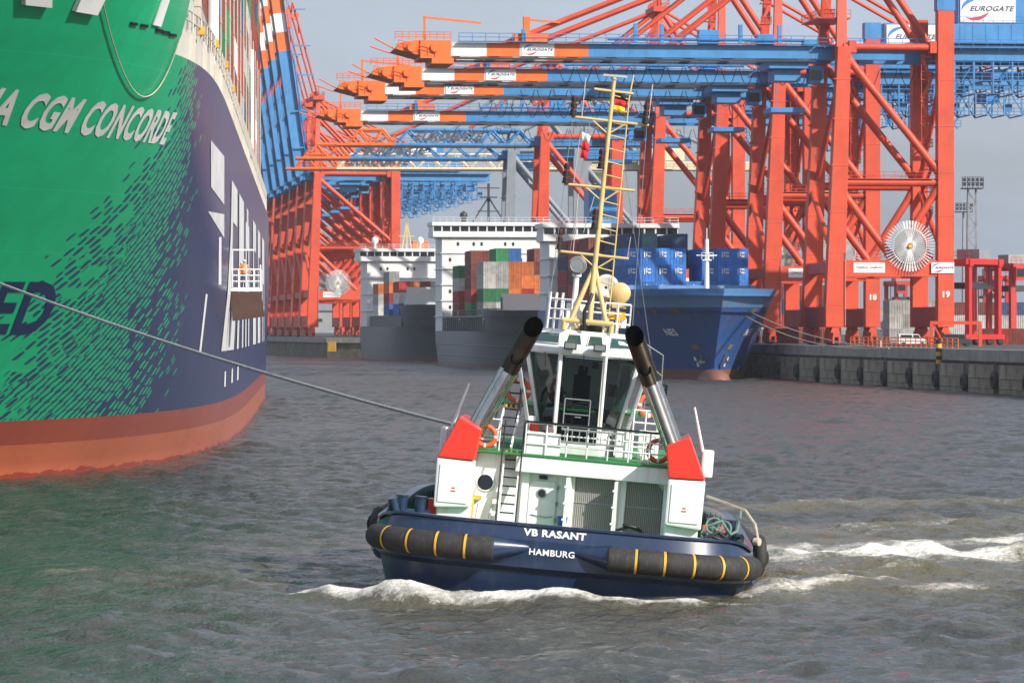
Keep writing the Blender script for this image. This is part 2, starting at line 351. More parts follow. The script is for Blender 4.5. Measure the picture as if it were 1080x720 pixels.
def make_water():
    xs = [0.0]
    while xs[-1] < 190: xs.append(xs[-1] + (.24 if xs[-1] < 56 else min(1.6, .24 + (xs[-1] - 56) * .03)))
    xs = np.array(xs); xs = np.concatenate([-xs[:0:-1], xs]) + 5.0
    ys = [72.0]
    while ys[-1] < 1080: ys.append(ys[-1] + (.26 if ys[-1] < 96 else .17 if ys[-1] < 150 else .17 + (ys[-1] - 150) * .0021))
    ys = np.array(ys)
    X, Y = np.meshgrid(xs, ys); Z = np.zeros_like(X); rs = np.random.RandomState(3)
    fade = np.clip((X + 184) / 20, 0, 1) * np.clip((194 - X) / 20, 0, 1) * np.clip((Y - 72) / 6, 0, 1) * np.clip((1080 - Y) / 60, 0, 1)
    DY = np.gradient(ys)[:, None] + 0 * X; DX = np.gradient(xs)[None, :] + 0 * X; D = np.maximum(DY, DX)
    for i in range(80):
        lam = .8 * (13 / .8) ** (rs.rand() ** 1.25); th = rs.normal(1.15, .75); k = 2 * PI / lam
        ph = k * (X * math.cos(th) + Y * math.sin(th)) + rs.rand() * 6.28
        s = np.sin(ph); Z += .0062 * lam ** .82 * np.clip(lam / (2.2 * D) - 1, 0, 1) * (1 - np.abs(s) * 1.3 + .3 * s)
    Z -= Z.mean()
    Z *= .45 + 1.1 * fbm(X, Y, 22, 11, 3)
    # foam along the tug's leading edge, its wake to the right
    foam = np.zeros_like(X); churn = np.zeros_like(X)
    def fo(x1, y1, x2, y2, w, a, hgt=0, ch=0):
        nonlocal foam, Z, churn
        g = gauss_seg(X, Y, x1, y1, x2, y2, w); foam = np.maximum(foam, g * a); Z += g * hgt * (.55 + .9 * fbm(X, Y, 1.2, 31, 3)); churn = np.maximum(churn, gauss_seg(X, Y, x1, y1, x2, y2, w * 1.8) * ch)
    # (world x, y)
    fo(-5.0, 110.3, -3.0, 109.0, 1.1, .78, .3, .3); fo(-3.0, 109.0, 1.5, 108.4, 1.2, .8, .34, .3); fo(1.5, 108.4, 5.0, 108.0, 1.0, .72, .22, .3)
    fo(-6.2, 110.6, -4.9, 110.2, .7, .66, .16, .2); fo(5.0, 108.0, 6.4, 107.6, .7, .5, .06, .2); fo(6.7, 110.2, 7.6, 113, .7, .6, .2, .3)
    for (x1, y1, x2, y2, w, a, hg) in ((7.4, 112, 9.2, 116, .7, .5, .18), (8.0, 119, 10.5, 121, .8, .34, .1), (8.6, 128, 12.5, 131, 1.5, .52, .22), (10.5, 126, 17.0, 130, 1.5, .55, .34),
                                        (12.4, 129, 14.2, 130, .9, .75, .5), (9.5, 128, 12, 128.6, .6, .7, .25), (16.6, 130, 20.6, 134, 1.2, .5, .35), (9, 136, 20, 141, 1.8, .4, .12), (20, 133, 27, 139, 1.2, .45, .2), (18.5, 134, 19.6, 135, .8, .65, .5),
                                        (15, 150, 22, 156, 1.8, .34, .1), (12.5, 168, 15.5, 170, .9, .5, .2), (17, 171, 30, 178, 1.0, .3, .05), (7.5, 113, 8.2, 111, .6, .5, .15),
                                        (8.0, 112.5, 11.8, 115.5, .8, .6, .2), (12.2, 112.5, 13.6, 113.5, 1.2, .55, .15), (7.3, 111.2, 8.6, 112.6, .7, .66, .2), (9.0, 119, 13, 121, .7, .5, .2), (8, 163, 13, 167, .8, .3, .05), (24, 122, 34, 128, 1.5, .4, .2), (-14.6, 121, -13.6, 121.3, .3, .6, .15)):
        fo(x1, y1, x2, y2, w, a, hg * .55, .55)
    for (x1, y1, x2, y2, w, a) in ((7.6, 126, 32, 136, 3.0, .62), (7.6, 133, 34, 147, 3.2, .66), (7.2, 116, 14, 117.5, 1.6, .56), (7, 140, 18, 150, 3, .48), (22, 118, 36, 121, 2, .46), (9, 166, 30, 174, 2, .42)): fo(x1, y1, x2, y2, w, a, .12, .5)
    # long swells pushed off by the wake
    for (x1, y1, x2, y2, w, a) in ((8, 121, 24, 124, 2.2, .35), (9, 114.5, 20, 112.5, 2.0, .25), (9, 117.5, 24, 117.5, 1.6, -.22), (8, 144, 26, 149, 3, .2)):
        Z += gauss_seg(X, Y, x1, y1, x2, y2, w) * a
    big = gauss_seg(X, Y, 9, 124, 40, 142, 16); foam = np.maximum(foam, big * .38); churn = np.maximum(churn, big * .5)
    foam *= .62 + .75 * fbm(X, Y * .5, 1.6, 71, 3)
    foam += .16 * np.clip(fbm(X, Y, 5, 51, 4) - .62, 0, 1) * 4 * (Y < 260)
    Z *= fade; foam *= fade
    ny, nx = X.shape
    co = np.stack([X, Y, Z], -1).reshape(-1, 3); idx = np.arange(nx * ny).reshape(ny, nx)
    q = np.stack([idx[:-1, :-1], idx[:-1, 1:], idx[1:, 1:], idx[1:, :-1]], -1).reshape(-1, 4)
    far = np.array([(-9000, -600, 0), (9000, -600, 0), (9000, 14000, 0), (-9000, 14000, 0)], float)
    k = len(co); A, B, C_, D = idx[0, 0], idx[0, -1], idx[-1, -1], idx[-1, 0]
    me = bpy.data.meshes.new('water')
    extra = [list(idx[0, ::-1]) + [k, k + 1], [int(v) for v in idx[::-1, -1]] + [k + 1, k + 2], list(idx[-1, :]) + [k + 2, k + 3], list(idx[:, 0]) + [k + 3, k]]
    # outward ring as triangles fans between the patch's border and the far corners
    def fan(border, c0, c1):
        f = []; n = len(border); h = n // 2
        for i in range(n - 1): f.append((border[i + 1], border[i], c0 if i < h else c1))
        f.append((border[h], c0, c1)); return f
    tri = fan([int(v) for v in idx[0, :]], k, k + 1) + fan([int(v) for v in idx[:, -1]], k + 1, k + 2) + fan([int(v) for v in idx[-1, ::-1]], k + 2, k + 3) + fan([int(v) for v in idx[::-1, 0]], k + 3, k)
    co = np.vstack([co, far]); nv = len(co)
    me.vertices.add(nv); me.vertices.foreach_set('co', co.astype(np.float32).ravel())
    loops = np.concatenate([q.ravel(), np.array(tri).ravel()]); tot = np.concatenate([np.full(len(q), 4), np.full(len(tri), 3)])
    me.loops.add(len(loops)); me.loops.foreach_set('vertex_index', loops.astype(np.int32))
    me.polygons.add(len(tot)); me.polygons.foreach_set('loop_start', np.concatenate([[0], np.cumsum(tot)[:-1]]).astype(np.int32)); me.polygons.foreach_set('loop_total', tot.astype(np.int32))
    me.polygons.foreach_set('use_smooth', np.ones(len(tot), bool)); me.update(calc_edges=True); me.validate()
    for nm, arr in (('foam', foam), ('churn', churn)):
        at = me.attributes.new(nm, 'FLOAT', 'POINT'); at.data.foreach_set('value', np.concatenate([arr.ravel(), np.zeros(4)]).astype(np.float32))
    me.materials.append(water_m)
    o = bpy.data.objects.new('water', me); COL.objects.link(o); struct(o)
make_water()

# ================================================================== TERMINAL LAND AND QUAY
QZ = 5.2
QL = [(82, 250), (59.5, 438), (22, 750), (0, 860), (-14, 985), (-49, 1005), (-86, 1190), (-420, 2300)]
lv = QL + [(-420, 5200), (3000, 5200), (3000, 250)]
mb = MB(); n = len(lv)
mb.add([(x, y, QZ) for x, y in lv], [tuple(range(n - 1, -1, -1))])
o = mb.build('terminal_ground', asphalt); struct(o)
fence_pts = QL
mb = MB()
for (a, b) in zip(QL[:-1], QL[1:]):
    a = Vector((a[0], a[1], 0)); b = Vector((b[0], b[1], 0)); d = (b - a).normalized(); nrm = Vector((d.y, -d.x, 0))
    if nrm.x > 0 or (abs(d.x) > .9 and nrm.y > 0): nrm = -nrm
    mb.hexa([a + nrm * .6 + Vector((0, 0, 3.9)), b + nrm * .6 + Vector((0, 0, 3.9)), b - nrm * 1.2 + Vector((0, 0, 3.9)), a - nrm * 1.2 + Vector((0, 0, 3.9))],
            [a + nrm * .6 + Vector((0, 0, QZ + .12)), b + nrm * .6 + Vector((0, 0, QZ + .12)), b - nrm * 1.2 + Vector((0, 0, QZ + .12)), a - nrm * 1.2 + Vector((0, 0, QZ + .12))])
o = mb.build('quay_coping', concrete); struct(o)
mb = MB()
for (a, b) in zip(QL[:-1], QL[1:]):
    mb.add([(a[0], a[1], -2), (b[0], b[1], -2), (b[0], b[1], 3.9), (a[0], a[1], 3.9)], [(0, 1, 2, 3)])
o = mb.build('quay_wall', concrete_dark); struct(o)
# fender panels along the near quay, with a tyre hung in every second gap
def along(y):
    for (a, b) in zip(QL[:-1], QL[1:]):
        if a[1] <= y <= b[1]: return a[0] + (b[0] - a[0]) * (y - a[1]) / (b[1] - a[1])
panel0 = None; tyre0 = None
TENS = ['', '', 'twenty', 'thirty', 'forty']
ORD = ['first', 'second', 'third', 'fourth', 'fifth', 'sixth', 'seventh', 'eighth', 'ninth', 'tenth', 'eleventh', 'twelfth', 'thirteenth', 'fourteenth', 'fifteenth', 'sixteenth', 'seventeenth', 'eighteenth', 'nineteenth', 'twentieth']
def ORDX(k): k += 1; return ORD[k - 1] if k <= 20 else ('thirtieth' if k == 30 else TENS[k // 10] + '-' + ORD[k % 10 - 1])
qa = math.atan(.12)
k = 0; y = 330.0
while y < 640:
    x = along(y + 6.6)
    if panel0 is None:
        mb = MB(); mb.box(-.9, 0, -6.2, 6.2, -1.2, 3.5)
        mb.box(-1.0, -.9, -5.9, 5.9, 1.9, 2.1); mb.box(-.98, -.9, -5.9, 5.9, .7, .85)
        panel0 = mb.build('quay_fender', panel_concrete, bevel=.12); p = panel0
    else: p = panel0.copy(); COL.objects.link(p)
    p.location = (x, y + 6.6, 0); p.rotation_euler = (0, 0, qa)
    tag(p, 'stained concrete fender block, %s along the quay wall before the blue ship' % ORDX(k), 'quay fender', 'concrete fender blocks along the quay wall')
    if k % 1 == 0:
        if tyre0 is None:
            mb = MB(); mb.ring((0, 0, 0), (1, 0, 0), .75, .36, 18, 8); mb.tube((.1, 0, .8), (.1, 0, 2.2), .05); tyre0 = mb.build('tyre', rubber); q = tyre0
        else: q = tyre0.copy(); COL.objects.link(q)
        q.location = (along(y + 14.1) - 1.05, y + 14.1, 1.5 + .25 * math.sin(k * 2.1)); q.rotation_euler = (0, 0, qa)
        tag(q, 'black tyre hung just past the %s concrete fender block of the quay wall' % ORDX(k), 'tyre', 'tyres hung on the quay wall')
    y += 15; k += 1
# far shore and hinterland beyond the terminal
mb = MB(); rs = np.random.RandomState(5)
for side, (xa, xb) in enumerate(((-700, 1500),)):
    x = xa
    while x < xb:
        w = rs.uniform(14, 40); h = rs.uniform(6, 13); yy = rs.uniform(2300, 2500)
        for _ in range(26):
            cx, cy, cz = x + rs.uniform(0, w), yy + rs.uniform(-8, 8), QZ + rs.uniform(0, h); s = rs.uniform(1.5, 3.4)
            v = [(cx + s * rs.uniform(-1, 1), cy + s * rs.uniform(-1, 1), cz + s * rs.uniform(-1, 1)) for _ in range(4)]
            mb.add(v, [(0, 1, 2), (0, 2, 3), (0, 3, 1), (1, 3, 2)])
        x += w * .7
o = mb.build('distant_woodland', foliage); tag(o, 'hazy far-off tree line beyond the terminal', 'woodland'); o['kind'] = 'stuff'

# ================================================================== GREEN CONTAINER SHIP
GA = math.atan(.0535); GO = Vector((-30.5 - .0535 * 178, 178, 0))
GM = Matrix.Translation(GO) @ Matrix.Rotation(GA, 4, 'Z'); GMI = GM.inverted()
def gS(z): return -28 * max(0, min(1, z / 27.)) ** 1.1
def ghb(z, s):
    u = s - gS(z); k = 23 - 15 * (1 - (1 - max(0, min(1, z / 27.))) ** 1.6)
    h = 0 if u <= 0 else 25.6 * (1 - math.exp(-u / k))
    e = 255 + 45 * min(1, max(0, z) / 12.) - 20
    if s > e: h *= max(0, 1 - ((s - e) / 75.) ** 2)
    return h
GL = 300.0
def loft_hull(mb, zs, S, hb, L, us, zb=0):
    """port and starboard shells, stations bunched towards the stem; returns nothing"""
    nz = len(zs); nu = len(us)
    for sgn in (1, -1):
        vs = []
        for z in zs:
            s0 = S(z)
            for u in us:
                s = s0 + (L - s0) * u
                vs.append((sgn * hb(z, s), s, z))
        fs = []
        for i in range(nz - 1):
            for j in range(nu - 1):
                a, b, c, d = i * nu + j, i * nu + j + 1, (i + 1) * nu + j + 1, (i + 1) * nu + j
                fs.append((a, b, c, d) if sgn > 0 else (a, d, c, b))
        mb.add(vs, fs, 0, True)
def green_hull_mat():
    m, t, b = nt('green_navy_hull_paint'); l = t.links.new
    o = N(t, 'ShaderNodeTexCoord'); sep = N(t, 'ShaderNodeSeparateXYZ'); l(o.outputs['Object'], sep.inputs[0])
    def M(op, a, bb=None, c=None):
        n = N(t, 'ShaderNodeMath', operation=op)
        for i, v in enumerate((a, bb, c)):
            if v is None: continue
            if isinstance(v, (int, float)): n.inputs[i].default_value = v
            else: l(v, n.inputs[i])
        return n.outputs[0]
    s, z = sep.outputs['Y'], sep.outputs['Z']
    # gradient of the flake field: 0 = solid green, 1 = solid navy
    end = M('MULTIPLY_ADD', z, -1.3, 38.5)
    g = M('DIVIDE', M('SUBTRACT', s, M('MULTIPLY_ADD', z, .15, 1.5)), M('SUBTRACT', end, 4.0))
    # slanted dashes: staggered cells, each with a rounded bar whose width follows the gradient
    nj = N(t, 'ShaderNodeTexNoise', Scale=.55, Detail=2.0); l(o.outputs['Object'], nj.inputs['Vector'])
    U = M('ADD', M('MULTIPLY', M('MULTIPLY_ADD', z, -.5, s), 1.4), M('MULTIPLY', nj.outputs[0], .9)); col_ = M('FLOOR', U)
    wn_ = N(t, 'ShaderNodeTexWhiteNoise'); wn_.noise_dimensions = '1D'; l(col_, wn_.inputs['W'])
    V = M('ADD', M('MULTIPLY', z, 1.85), M('MULTIPLY', wn_.outputs['Value'], 1.0)); row_ = M('FLOOR', V)
    wn2 = N(t, 'ShaderNodeTexWhiteNoise'); wn2.noise_dimensions = '2D'; cid = N(t, 'ShaderNodeCombineXYZ'); l(col_, cid.inputs[0]); l(row_, cid.inputs[1]); l(cid.outputs[0], wn2.inputs['Vector'])
    sc_ = N(t, 'ShaderNodeSeparateColor'); l(wn2.outputs['Color'], sc_.inputs[0])
    fu = M('ABSOLUTE', M('SUBTRACT', M('FRACT', U), .5)); fv = M('ABSOLUTE', M('SUBTRACT', M('FRACT', V), .5)); fv = M('MAXIMUM', M('SUBTRACT', fv, .17), 0.0)
    dist = M('SQRT', M('ADD', M('MULTIPLY', M('MULTIPLY', fu, fu), 1.5), M('MULTIPLY', M('MULTIPLY', fv, fv), 1.3)))
    nn = N(t, 'ShaderNodeTexNoise', Scale=.28, Detail=3.0); l(o.outputs['Object'], nn.inputs['Vector'])
    gg = M('ADD', M('ADD', g, -.06), M('MULTIPLY', M('SUBTRACT', nn.outputs[0], .5), .6))
    rn = M('MULTIPLY_ADD', gg, .5, .16); navy_dash = M('MULTIPLY', M('LESS_THAN', dist, rn), M('LESS_THAN', sc_.outputs[0], M('MULTIPLY_ADD', gg, 2.3, -.03)))
    rg = M('MULTIPLY_ADD', gg, -.26, .53); green_dash = M('MULTIPLY', M('LESS_THAN', dist, rg), M('LESS_THAN', gg, M('MULTIPLY_ADD', sc_.outputs[1], .55, .66)))
    early = M('LESS_THAN', gg, M('MULTIPLY_ADD', sc_.outputs[2], .16, .34))
    isg = M('ADD', M('MULTIPLY', early, M('SUBTRACT', 1.0, navy_dash)), M('MULTIPLY', M('SUBTRACT', 1.0, early), green_dash))
    # gentle tone variation, plate lines
    n1 = N(t, 'ShaderNodeTexNoise', Scale=.12, Detail=6.0); l(o.outputs['Object'], n1.inputs['Vector'])
    mps = N(t, 'ShaderNodeMapping'); mps.inputs['Scale'].default_value = (.9, .9, .05); l(o.outputs['Object'], mps.inputs[0])
    n2 = N(t, 'ShaderNodeTexNoise', Scale=1.0, Detail=6.0, Roughness=.7); l(mps.outputs[0], n2.inputs['Vector'])
    mg = N(t, 'ShaderNodeMix', data_type='RGBA'); mg.inputs[6].default_value = (.02, .035, .11, 1); mg.inputs[7].default_value = (.002, .4, .175, 1); l(isg, mg.inputs[0])
    var = M('MULTIPLY', M('MULTIPLY_ADD', n1.outputs[0], .5, .75), M('MULTIPLY_ADD', n2.outputs[0], .45, .78))
    # weld seams: horizontal strakes
    fr_ = M('FRACT', M('DIVIDE', z, 2.9)); seam = M('GREATER_THAN', fr_, .018); seam = M('MULTIPLY_ADD', seam, -.16, 1.16)
    # red boot topping below 3.2 m, paler below 1.9 m
    n3 = N(t, 'ShaderNodeTexNoise', Scale=.35, Detail=7.0, Roughness=.7); l(o.outputs['Object'], n3.inputs['Vector'])
    low = N(t, 'ShaderNodeMix', data_type='RGBA'); low.inputs[6].default_value = (.46, .115, .05, 1); low.inputs[7].default_value = (.3, .058, .032, 1)
    l(M('GREATER_THAN', z, 1.9), low.inputs[0])
    wl = N(t, 'ShaderNodeMix', data_type='RGBA'); wl.inputs[7].default_value = (.26, .04, .02, 1); l(M('LESS_THAN', z, M('MULTIPLY_ADD', n3.outputs[0], 1.2, -.28)), wl.inputs[0]); l(low.outputs[2], wl.inputs[6])
    # scuffs on the boot topping
    mpz = N(t, 'ShaderNodeMapping'); mpz.inputs['Scale'].default_value = (.3, .3, 1.5); l(o.outputs['Object'], mpz.inputs[0])
    n4 = N(t, 'ShaderNodeTexNoise', Scale=.8, Detail=8.0, Roughness=.75); l(mpz.outputs[0], n4.inputs['Vector'])
    sf = N(t, 'ShaderNodeMix', data_type='RGBA'); sf.inputs[7].default_value = (.13, .07, .05, 1); l(M('MULTIPLY', M('GREATER_THAN', n4.outputs[0], .66), .7), sf.inputs[0]); l(wl.outputs[2], sf.inputs[6])
    boot = M('LESS_THAN', z, 3.2)
    mm = N(t, 'ShaderNodeMix', data_type='RGBA'); l(boot, mm.inputs[0]); l(mg.outputs[2], mm.inputs[6]); l(sf.outputs[2], mm.inputs[7])
    vc = N(t, 'ShaderNodeCombineColor'); vv = M('MULTIPLY', var, seam)
    for i in range(3): l(vv, vc.inputs[i])
    mu = N(t, 'ShaderNodeMix', data_type='RGBA'); mu.blend_type = 'MULTIPLY'; mu.inputs[0].default_value = 1; l(mm.outputs[2], mu.inputs[6]); l(vc.outputs[0], mu.inputs[7])
    l(mu.outputs[2], b.inputs['Base Color']); b.inputs['Roughness'].default_value = .36; b.inputs['Coat Weight'].default_value = .45; b.inputs['Coat Roughness'].default_value = .22
    # hull plating is never flat: soft dents
    nb = N(t, 'ShaderNodeTexNoise', Scale=.22, Detail=2.0); l(o.outputs['Object'], nb.inputs['Vector'])
    bp = N(t, 'ShaderNodeBump', Strength=.5, Distance=.12); l(nb.outputs[0], bp.inputs['Height']); l(bp.outputs[0], b.inputs['Normal'])
    return m
green_m = green_hull_mat()
gship = thing('container_ship', 'huge green and navy container ship stacked high with containers, towering beside the tug', 'container ship', tuple(GO), GA)
us = [0, .0004, .001, .002, .0035, .005] + [i / 300 * .6 + .005 for i in range(1, 150)] + [.3 + i * .02 + .01 for i in range(0, 35)]
us = sorted(set([u for u in us if u < 1] + [1.0]))
mb = MB(); zs = [-1, 0, .9, 1.9, 2.55, 3.2] + [3.2 + 18.0 * i / 22 for i in range(1, 23)]
loft_hull(mb, zs, gS, ghb, GL, us)
top = [(ghb(21.2, gS(21.2) + (GL - gS(21.2)) * u), gS(21.2) + (GL - gS(21.2)) * u, 21.2) for u in us]
k = len(top); mb.add(top + [(-x, y, z) for x, y, z in top], [(i, i + 1, k + i + 1, k + i) for i in range(k - 1)])
hull = mb.build('hull', green_m, gship)
mb = MB()
us2 = [u * 21.6 / GL for u in [0, .01, .03, .06, .1] + [.15 + .85 * i / 40 for i in range(41)]]
zs2 = [21.2, 22, 23, 24, 25, 26, 27.5, 29]
for sgn in (1, -1):
    vs = []
    for z in zs2:
        s0 = gS(z)
        for i in range(46):
            tt = (i / 45) ** 1.5; s = s0 + (4.2 - s0) * tt; vs.append((sgn * ghb(min(z, 27), s), s, z))
    fs = []
    for i in range(len(zs2) - 1):
        for j in range(45):
            a, b, c, d = i * 46 + j, i * 46 + j + 1, (i + 1) * 46 + j + 1, (i + 1) * 46 + j
            fs.append((a, b, c, d) if sgn > 0 else (a, d, c, b))
    mb.add(vs, fs, 0, True)
xw = ghb(21.2, .6) - .15
mb.box(-xw, xw, 3.9, 4.1, 21.25, 27.5)
mb.build('forecastle', green_m, gship)

def ghit(x, y):
    def loc(t):
        p = GMI @ px(x, y, t); return p
    t = 90.0
    while t < 700:
        p = loc(t)
        if p.y > -32 and p.x < ghb(p.z, p.y): break
        t += 1.0
    a, b = t - 1, t
    for _ in range(28):
        m = (a + b) / 2; p = loc(m)
        if p.x < ghb(p.z, p.y): b = m
        else: a = m
    p = loc(b)
    e = .05; nx = 1.0; ny = -(ghb(p.z, p.y + e) - ghb(p.z, p.y - e)) / (2 * e); nz = -(ghb(p.z + e, p.y) - ghb(p.z - e, p.y)) / (2 * e)
    nn = Vector((nx, ny, nz)).normalized()
    return p + nn * .03
# ship's name in slanted capitals on the flare
mb = MB()
def name_fn(u, v):
    x = -45.3 + 328 * u - 106.7 * u * u - 4 - 16 * (1 - u) ** 4; base = 132 + .122 * x; cap = 38 - 3.5 * u
    return ghit(x + v * (25 - 10 * u), base - v * cap)
lettering(mb, 'CMA CGM CONCORDE', name_fn, bold=.035)
mb.build('name_lettering', white_worn, gship)
navy_letters = paint('navy_letter_paint', (.012, .026, .085), .45, .12, .3)
mb = MB()
def red_fn(u, v):
    x = -330 + 378 * u; return ghit(x + v * 20, 352 - v * 57)
lettering(mb, 'POWERED', lambda u, v: ghit(-205 + 250 * u + 22 * v, 353 - 57 * v), bold=.03)
mb.build('slogan_lettering', navy_letters, gship)
def slab(mb, pts, off=0.0, th=.25):
    ps = [ghit(*p) for p in pts]; c = sum(ps, Vector()) / len(ps); nn = Vector((1, -.6, -.3)).normalized(); n_ = len(ps)
    vs = ps + [p + nn * th for p in ps]
    mb.add(vs, [tuple(range(n_)), tuple(range(2 * n_ - 1, n_ - 1, -1))] + [(i, (i + 1) % n_, (i + 1) % n_ + n_, i + n_) for i in range(n_)])
mb = MB()
slab(mb, [(22, -14), (50, -14), (50, 7), (22, 4)]); slab(mb, [(84, -10), (110, -10), (98, 15), (75, 11)]); mb.build('emblem_lettering', white_clean, gship)
mb = MB(); slab(mb, [(172, -8), (179, -6), (168, 28), (160, 26)], th=.08); mb.build('draft_stripe', white_clean, gship)
mb = MB()
for (x, y) in ((137, 25), (148, 27), (164, 32), (171, 34), (178, 37)):
    slab(mb, [(x, y - 2), (x + 7, y - 1), (x + 7, y + 2), (x, y + 1)], th=.06)
build_parts(mb, 'mooring_slot', black, gship)
mb = MB(); pts = []
for i in range(33):
    t = i / 32; x = 103 + 84 * t; y = -10 + 112 * (1 - (2 * t - 1.12) ** 2 / 1.2544) if t < .56 else 102 - 62 * ((t - .56) / .44) ** 2
    pts.append(ghit(x, y) + Vector((.1, -.05, 0)))
mb.path(pts, .035, 5)
tag(mb.build('heaving_line', rope_pale), 'slack pale rope hanging in a loop over the green bow below the rail', 'rope')
bpy.data.objects['heaving_line'].matrix_world = GM
# tall company lettering along the side
hp = lambda s, z: Vector((ghb(z, s) + .06, s, z))
def grid_patch(mb, c, n=8):   # c: four (s,z)
    vs = []; 
    for i in range(n + 1):
        for j in range(n + 1):
            u, v = i / n, j / n; s = (c[0][0] * (1 - u) + c[1][0] * u) * (1 - v) + (c[3][0] * (1 - u) + c[2][0] * u) * v; z = (c[0][1] * (1 - u) + c[1][1] * u) * (1 - v) + (c[3][1] * (1 - u) + c[2][1] * u) * v
            vs.append(hp(s, z))
    mb.add(vs, [(i * (n + 1) + j, (i + 1) * (n + 1) + j, (i + 1) * (n + 1) + j + 1, i * (n + 1) + j + 1) for i in range(n) for j in range(n)])
BLK = {'C': [(0, 3.4, 0, 10.7), (3.4, 12, 8.2, 10.7), (3.4, 12, 0, 2.5)], 'M': [(0, 3.2, 0, 10.7), (3.2, 6.4, 6, 10.7), (6.4, 9.6, 6, 10.7) , (9.6, 12.8, 0, 10.7)], 'A': [(0, 3.2, 0, 9.5), (3.2, 8.8, 7.6, 10.7), (3.2, 8.8, 3, 5), (8.8, 12, 0, 9.5)],
       'G': [(0, 3.4, 0, 10.7), (3.4, 12, 8.2, 10.7), (3.4, 12, 0, 2.5), (9, 12, 2.5, 5.4)]}
for ch, s_ in (('C', 58), ('M', 82), ('A', 108), ('C', 146), ('G', 176), ('M', 208)):
    mb = MB()
    for (a_, b_, z0_, z1_) in BLK[ch]: grid_patch(mb, [(s_ + a_ * 1.45, 6.5 + z0_), (s_ + b_ * 1.45, 6.5 + z0_), (s_ + b_ * 1.45, 6.5 + z1_), (s_ + a_ * 1.45, 6.5 + z1_)], 3)
    mb.build('side_lettering', white_worn, gship)
mb = MB()
def pix_patch(mb, c, n=6):
    vs = []
    for i in range(n + 1):
        for j in range(n + 1):
            u, v = i / n, j / n; vs.append(ghit((c[0][0] * (1 - u) + c[1][0] * u) * (1 - v) + (c[3][0] * (1 - u) + c[2][0] * u) * v, (c[0][1] * (1 - u) + c[1][1] * u) * (1 - v) + (c[3][1] * (1 - u) + c[2][1] * u) * v))
    mb.add(vs, [(i * (n + 1) + j, (i + 1) * (n + 1) + j, (i + 1) * (n + 1) + j + 1, i * (n + 1) + j + 1) for i in range(n) for j in range(n)])
pix_patch(mb, [(222, 197), (236, 216), (236, 165), (222, 148)]); mb.build('side_emblem', white_worn, gship)
mb = MB(); pix_patch(mb, [(219, 223), (236, 251), (236, 226), (220, 223)]); mb.build('side_emblem', white_worn, gship)
mb = MB()
for c_ in ([(209.5, 372), (211.5, 372), (218.5, 310), (216.5, 310)], [(230, 300), (233, 300), (233, 250), (230.5, 250)], [(236, 408), (237.5, 407), (237.8, 391), (236.5, 392)], [(243.5, 404), (245, 403), (245.2, 388), (244, 389)], [(249.5, 401), (251, 400), (251.2, 386), (250, 387)]):
    mb = MB(); pix_patch(mb, c_, 3); mb.build('draught_mark', white_clean, gship)
# deck edge house-work: coaming, bulwark and lashing bridges
mb = MB(); y = 4.3
while y < GL - 30:
    x0 = ghb(21.2, y) - .35; x1 = ghb(21.2, y + 7.3) - .35
    mb.hexa([(x0 - .3, y, 21.2), (x0, y, 21.2), (x1, y + 7.2, 21.2), (x1 - .3, y + 7.2, 21.2)], [(x0 - .3, y, 22.7), (x0, y, 22.7), (x1, y + 7.2, 22.7), (x1 - .3, y + 7.2, 22.7)])
    mb.box(x0, x0 + .22, y + .1, y + .5, 21.2, 23.4); y += 7.3
mb.build('deck_bulwark', cream, gship)
mb = MB(); pts = [(ghb(21.2, s) - .1, s, 22.7) for s in [4.3 + 4 * i for i in range(65)]]
mb.rail(pts, 1.0, r=.05, step=2); mb.build('deck_railing', cream, gship)
BAY0, PITCH, NB = 16.5, 14.6, 18
for i in range(NB + 1):
    y = BAY0 + PITCH * i - 2.0; mb = MB(); hgt = 25 + (4 if i < 2 else 13)
    xo = ghb(21.2, y) - 1.0
    for xx in (xo - .22, xo - 2.7, xo - 5.2): mb.box(xx - .25, xx + .25, y, y + .45, 21.25, hgt); mb.box(xx - .25, xx + .25, y + 1.0, y + 1.45, 21.25, hgt)
    z = 23.0
    while z < hgt: mb.box(xo - 5.4, xo + .06, y - .05, y + 1.5, z, z + .16); z += 2.6
    mb.build('lashing_bridge', cream, gship)
mb = MB()
for (s_, z_) in ((14, 22.9), (27, 23.2), (46, 23.4), (66, 23.2)):
    x_ = ghb(21.2, s_) - .2; mb.box(x_ - .1, x_ + .28, s_, s_ + .7, z_, z_ + .4); mb.build('deck_lamp', yellow, gship); mb = MB()
mb = MB(); x_ = ghb(21.2, 46) - .8; mb.tube((x_, 43.6, 21.3), (x_, 43.6, 33), .38, n=10); mb.build('deck_pipe', ship_white, gship)
mb = MB(); x_ = ghb(21.2, 205) - 1; mb.tube((x_, 204.2, 21.3), (x_, 204.2, 36), .3, n=10); mb.build('deck_pipe', ship_white, gship)

